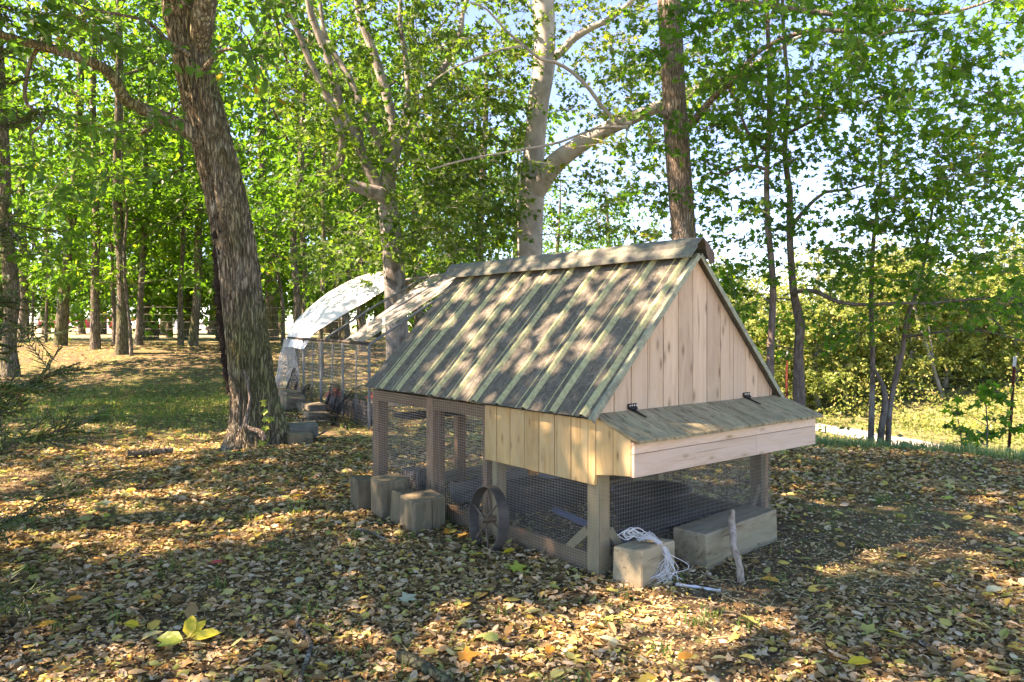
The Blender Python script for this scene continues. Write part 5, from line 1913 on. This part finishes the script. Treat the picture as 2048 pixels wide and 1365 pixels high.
# straw and fine twigs on the worn patch
g = Geo()
n = 900
x = np.concatenate([lr.normal(1.55, .8, n // 2), lr.uniform(-3, 3, n - n // 2)]); y = np.concatenate([lr.normal(4.1, .45, n // 2), lr.uniform(2.6, 8, n - n // 2)])
k = ~in_coop(x, y); x, y = x[k], y[k]; n = len(x)
q = lr.uniform(0, 2 * np.pi, n); L = lr.uniform(.03, .13, n)
p0 = np.stack([x, y, gz(x, y) + .012], 1); p1 = p0 + np.stack([np.cos(q) * L, np.sin(q) * L, lr.uniform(-.005, .03, n)], 1)
sticks(g, p0, p1, .0016, .0012)
tag(g.build("straw_wisps", M["straw"]), "pale straw wisps scattered over the ground before the coop", "straw", None, "stuff")


def grass(name, label, mat, cx, cy_, n, h, tuft=None):
    g = Geo()
    z = gz(cx, cy_)
    q = lr.uniform(0, 2 * np.pi, n)
    lean = lr.uniform(.1, .8, n)
    H = h * lr.uniform(.5, 1.2, n)
    w = .0035 + .0012 * lr.random(n)
    b = np.stack([cx, cy_, z - .005], 1)
    dirv = np.stack([np.cos(q), np.sin(q)], 1)
    m = b + np.concatenate([dirv * (lean * H * .35)[:, None], (H * .6)[:, None]], 1)
    t = b + np.concatenate([dirv * (lean * H)[:, None], (H * (1 - .25 * lean))[:, None]], 1)
    s = np.stack([-np.sin(q), np.cos(q), 0 * q], 1) * w[:, None]
    V = np.stack([b - s, b + s, m + s * .8, m - s * .8, t], 1).reshape(-1, 3)
    base = (np.arange(n) * 5)[:, None]
    rn = lr.random(n)
    k0 = g.n
    g.add_uniform(V, base + np.array([[0, 1, 2, 3]]), 0, rn)
    g.loops.append((base + np.array([[3, 2, 4]])).ravel()); g.sizes.append(np.full(n, 3)); g.mat.append(np.zeros(n)); g.rnd.append(rn); g.smooth.append(np.zeros(n, bool))
    return tag(g.build(name, M[mat]), label, "grass", None, "stuff")


n = 16000
x = lr.normal(-6.0, 2.4, n); y = lr.normal(12.9, 1.9, n)
grass("grass_patch", "sunlit thin grass in the clearing left of the leaning tree", "grass", x, y, n, .10)
n = 26000
t = lr.random(n); s = 9.7 + np.abs(lr.normal(0, 1.0, n)); al = -2.5 + 10.5 * lr.random(n)
x = s * .58 + al * .815; y = s * .815 - al * .58
k = (x > 2.5) & (y > 4)
grass("bank_grass", "blue-green grass along the crest of the right-hand bank", "grass_dew", x[k], y[k], int(k.sum()), .17)
cx, cy_ = [], []
for k in range(130):
    d = lr.uniform(2.6, 10); a = lr.uniform(-.75, .75) * d
    if in_coop(a, d): continue
    m = lr.integers(6, 22)
    cx.append(a + lr.normal(size=m) * .035); cy_.append(d + lr.normal(size=m) * .035)
cx = np.concatenate(cx); cy_ = np.concatenate(cy_)
grass("grass_tufts", "small green grass tufts poking through the fallen leaves", "grass", cx, cy_, len(cx), .065)
# dry undergrowth on the bank across the path
n = 42000
x = lr.uniform(5, 32, n); y = lr.uniform(23, 38, n)
k = .58 * x + .815 * y > 29.6
x, y = x[k], y[k]; n = len(x)
g = Geo()
pos = np.stack([x, y, gz(x, y) + lr.random(n) * (.30 + 2.2 * ss(np.sin(x * 1.3) * np.sin(y * 1.1 + x * .4) * .8 + .1))], 1)
leaves(g, pos, unit(lr.normal(size=(n, 3))), unit(lr.normal(size=(n, 3)) + [0, 0, .6]), lr.uniform(.08, .17, n), RHOMB, 0, lr.random(n))
tag(g.build("undergrowth", M["leaf_autumn"]), "dry tan and yellow undergrowth at the foot of the far wood", "undergrowth", None, "stuff")

# low green weeds on the near side of the path
n = 22000
x = lr.uniform(3, 24, n); y = lr.uniform(8, 30, n)
sv_ = .58 * x + .815 * y
pd = np.abs(x - np.interp(y, [11, 16, 20.5, 24, 28, 33], [17, 15.2, 13.6, 12.4, 11, 9.0]))
k = (sv_ > 11.5) & (sv_ < 30.5) & (pd > 1.1)
x, y = x[k], y[k]; n = len(x)
g = Geo()
leaves(g, np.stack([x, y, gz(x, y) + lr.random(n) * (.10 + .35 * ss(np.sin(x * 1.9 + y) * np.sin(y * 1.3)))], 1), unit(lr.normal(size=(n, 3)) + [0, 0, .5]), unit(lr.normal(size=(n, 3)) + [0, 0, .8]), lr.uniform(.06, .15, n), RHOMB, 0, lr.random(n))
tag(g.build("bank_weeds", M["leaf_autumn"]), "low yellow-green weeds on the slope above the gravel path", "weeds", None, "stuff")

# single leaves that stand out
SINGLE = [  # px, py, size, rotation, material, label
    (433, 1141, .085, .2, "leaf_red", "bright red leaf lying left of centre in the foreground", OVAL),
    (262, 1258, .10, 2.9, "leaf_yellow", "golden oval leaf curled up at the lower left", OVAL),
    (150, 1210, .10, .3, "leaf_orange", "orange-yellow leaf near the cedar's lowest sprays", OVAL),
    (598, 1007, .11, .5, "leaf_yellow", "large lime-yellow leaf left of the upright blocks", MAPLE),
    (214, 1040, .11, 1.7, "leaf_lime", "bright lime folded leaf standing up at the left", OVAL),
    (1372, 1340 - 8, .10, .4, "leaf_orange", "amber leaf lying upright at the bottom centre", OVAL),
    (940, 1330, .11, .2, "leaf_orange", "broad amber leaf at the bottom left of centre", MAPLE),
    (1100, 1325, .10, 1.3, "leaf_orange", "narrow orange leaf standing on edge at the bottom centre", OVAL),
    (1215, 1300, .13, 2.5, "leaf_pale", "pale green folded leaf at the bottom centre right", OVAL),
    (1785, 1275, .11, 2.2, "leaf_yellow", "crinkled yellow leaf in the lower right foreground", MAPLE),
    (1160, 1104, .09, .8, "leaf_yellow", "yellow leaf against the coop's bottom rail", MAPLE),
    (960, 1125, .11, .1, "leaf_yellow", "wide yellow leaf just below the iron wheel", MAPLE),
    (1018, 1118, .09, .6, "leaf_yellow", "small vivid yellow leaf right below the iron wheel", OVAL),
    (900, 1075, .11, 1.0, "leaf_orange", "orange-brown leaf between the blocks and the wheel", MAPLE),
    (1040, 1150, .12, .4, "leaf_lime", "green lobed leaf in front of the coop's bottom rail", MAPLE),
    (820, 1214, .12, .9, "leaf_pale", "pale grey-green lobed leaf in the middle foreground", MAPLE),
    (700, 985, .09, .1, "leaf_orange", "orange leaf left of the leftmost upright block", MAPLE),
    (355, 868, .13, .1, "leaf_orange", "orange leaf on the ground left of the leaning tree's foot", MAPLE),
    (470, 1175, .11, .3, "leaf_tan", "broad tan leaf beside the red leaf", OVAL),
    (640, 1270, .13, 2.6, "leaf_lime", "long lime leaf near the dead stick at lower left", OVAL),
    (1320, 1130, .09, .5, "leaf_yellow", "yellow leaf in the gap between the two timbers", MAPLE),
    (1540, 1165, .13, 2.7, "leaf_orange", "curled orange-brown leaf right of the leaning stick", OVAL),
    (1900, 1010, .12, .2, "leaf_lime", "lime leaf on the ground below the steel post", OVAL),
    (1990, 1195, .13, .2, "leaf_pale", "pale long leaf near the right edge", OVAL),
    (1720, 1345, .12, .0, "leaf_yellow", "flat yellow leaf at the bottom right", OVAL),
    (95, 1262, .10, .7, "leaf_orange", "amber leaf at the bottom left corner", OVAL),
    (600, 1180, .09, 1.2, "leaf_pale", "bluish pale leaf right of the red leaf", OVAL),
    (215, 1015, .10, .6, "leaf_pale", "pale tented leaf just behind the lime folded one", MAPLE),
]
for (px, py, sz, rz, mt, lab, tp_) in SINGLE:
    sz *= .85
    d = FPX * EYE / (py - HY)
    x = (px - HX) / FPX * d
    g = Geo()
    leaves(g, np.array([[-.5 * sz, 0, 0.]]), np.array([[1., 0, .12]]), np.array([[-.12, lr.normal() * .35 - .25, 1.]]), np.array([sz]), tp_, 0, np.array([lr.random()]))
    # a stalk, and a second, slightly smaller underside so that the blade has body
    sticks(g, np.array([[-.5 * sz, 0, 0.]]), np.array([[-.85 * sz, .1 * sz, .01]]), .0016, .0010)
    o = g.build("fallen_leaf", M[mt])
    o.location = (x, d, float(gz(x, d)) + .034)
    o.rotation_euler = (0, 0, rz)
    tag(o, lab, "leaf", "bright single leaves on the ground")
# a sprig of five yellow leaves
sx, sy = (375 - HX) / FPX * (FPX * EYE / (1290 - HY)), FPX * EYE / (1290 - HY)
spg = thing("yellow_sprig", "fallen sprig of five yellow-green leaves in the left foreground", "sprig", (sx, sy, float(gz(sx, sy)) + .03))
for k, (q, sz, up) in enumerate(((3.0, .13, .05), (3.7, .10, .0), (1.75, .115, .6), (1.25, .10, .5), (.35, .12, .2))):
    g = Geo()
    leaves(g, np.array([[.02 * math.cos(q), .02 * math.sin(q), .01]]), np.array([[math.cos(q), math.sin(q) * .7, up]]), np.array([[0, -.45, 1.]]), np.array([sz]), OVAL, 0, np.array([.2 + .15 * k]))
    g.build("leaf", M["leaf_yellow"] if k in (2, 3, 4) else M["leaf_lime"], spg)
g = Geo(); tube(g, [(0, 0, .0), (.03, -.03, .01), (.09, -.02, .0)], .003, 5); g.build("stalk", M["straw"], spg)

# dead sticks on the ground
for k, (pts, r, lab) in enumerate([
        ([(592, 1256), (606, 1275), (622, 1300), (612, 1335), (600, 1375)], .013, "crooked mossy stick at the lower left of centre"),
        ([(800, 1325), (850, 1352), (900, 1390)], .028, "thick broken stick at the bottom left of centre"),
        ([(255, 915), (290, 912), (345, 906)], .05, "short mossy log lying left of the leaning tree"),
        ([(715, 1066), (745, 1075), (770, 1090)], .010, "thin pale twig left of the upright blocks"),
        ([(1840, 1290), (1870, 1305), (1900, 1325)], .012, "brown stick in the lower right leaves")]):
    w = []
    for (px, py) in pts:
        d = FPX * EYE / (py - HY); x = (px - HX) / FPX * d
        w.append(gpt(x, d, r * .7 + .012))
    p = smooth_path(w, .03)
    g = Geo(); tube(g, p, r * (1 - .35 * np.linspace(0, 1, len(p))), 8, 0, .35, k)
    tag(g.build("dead_stick", M["bark_grey"] if k != 3 else M["bark_mottled"], None, p[0]), lab, "stick", "dead sticks on the ground")
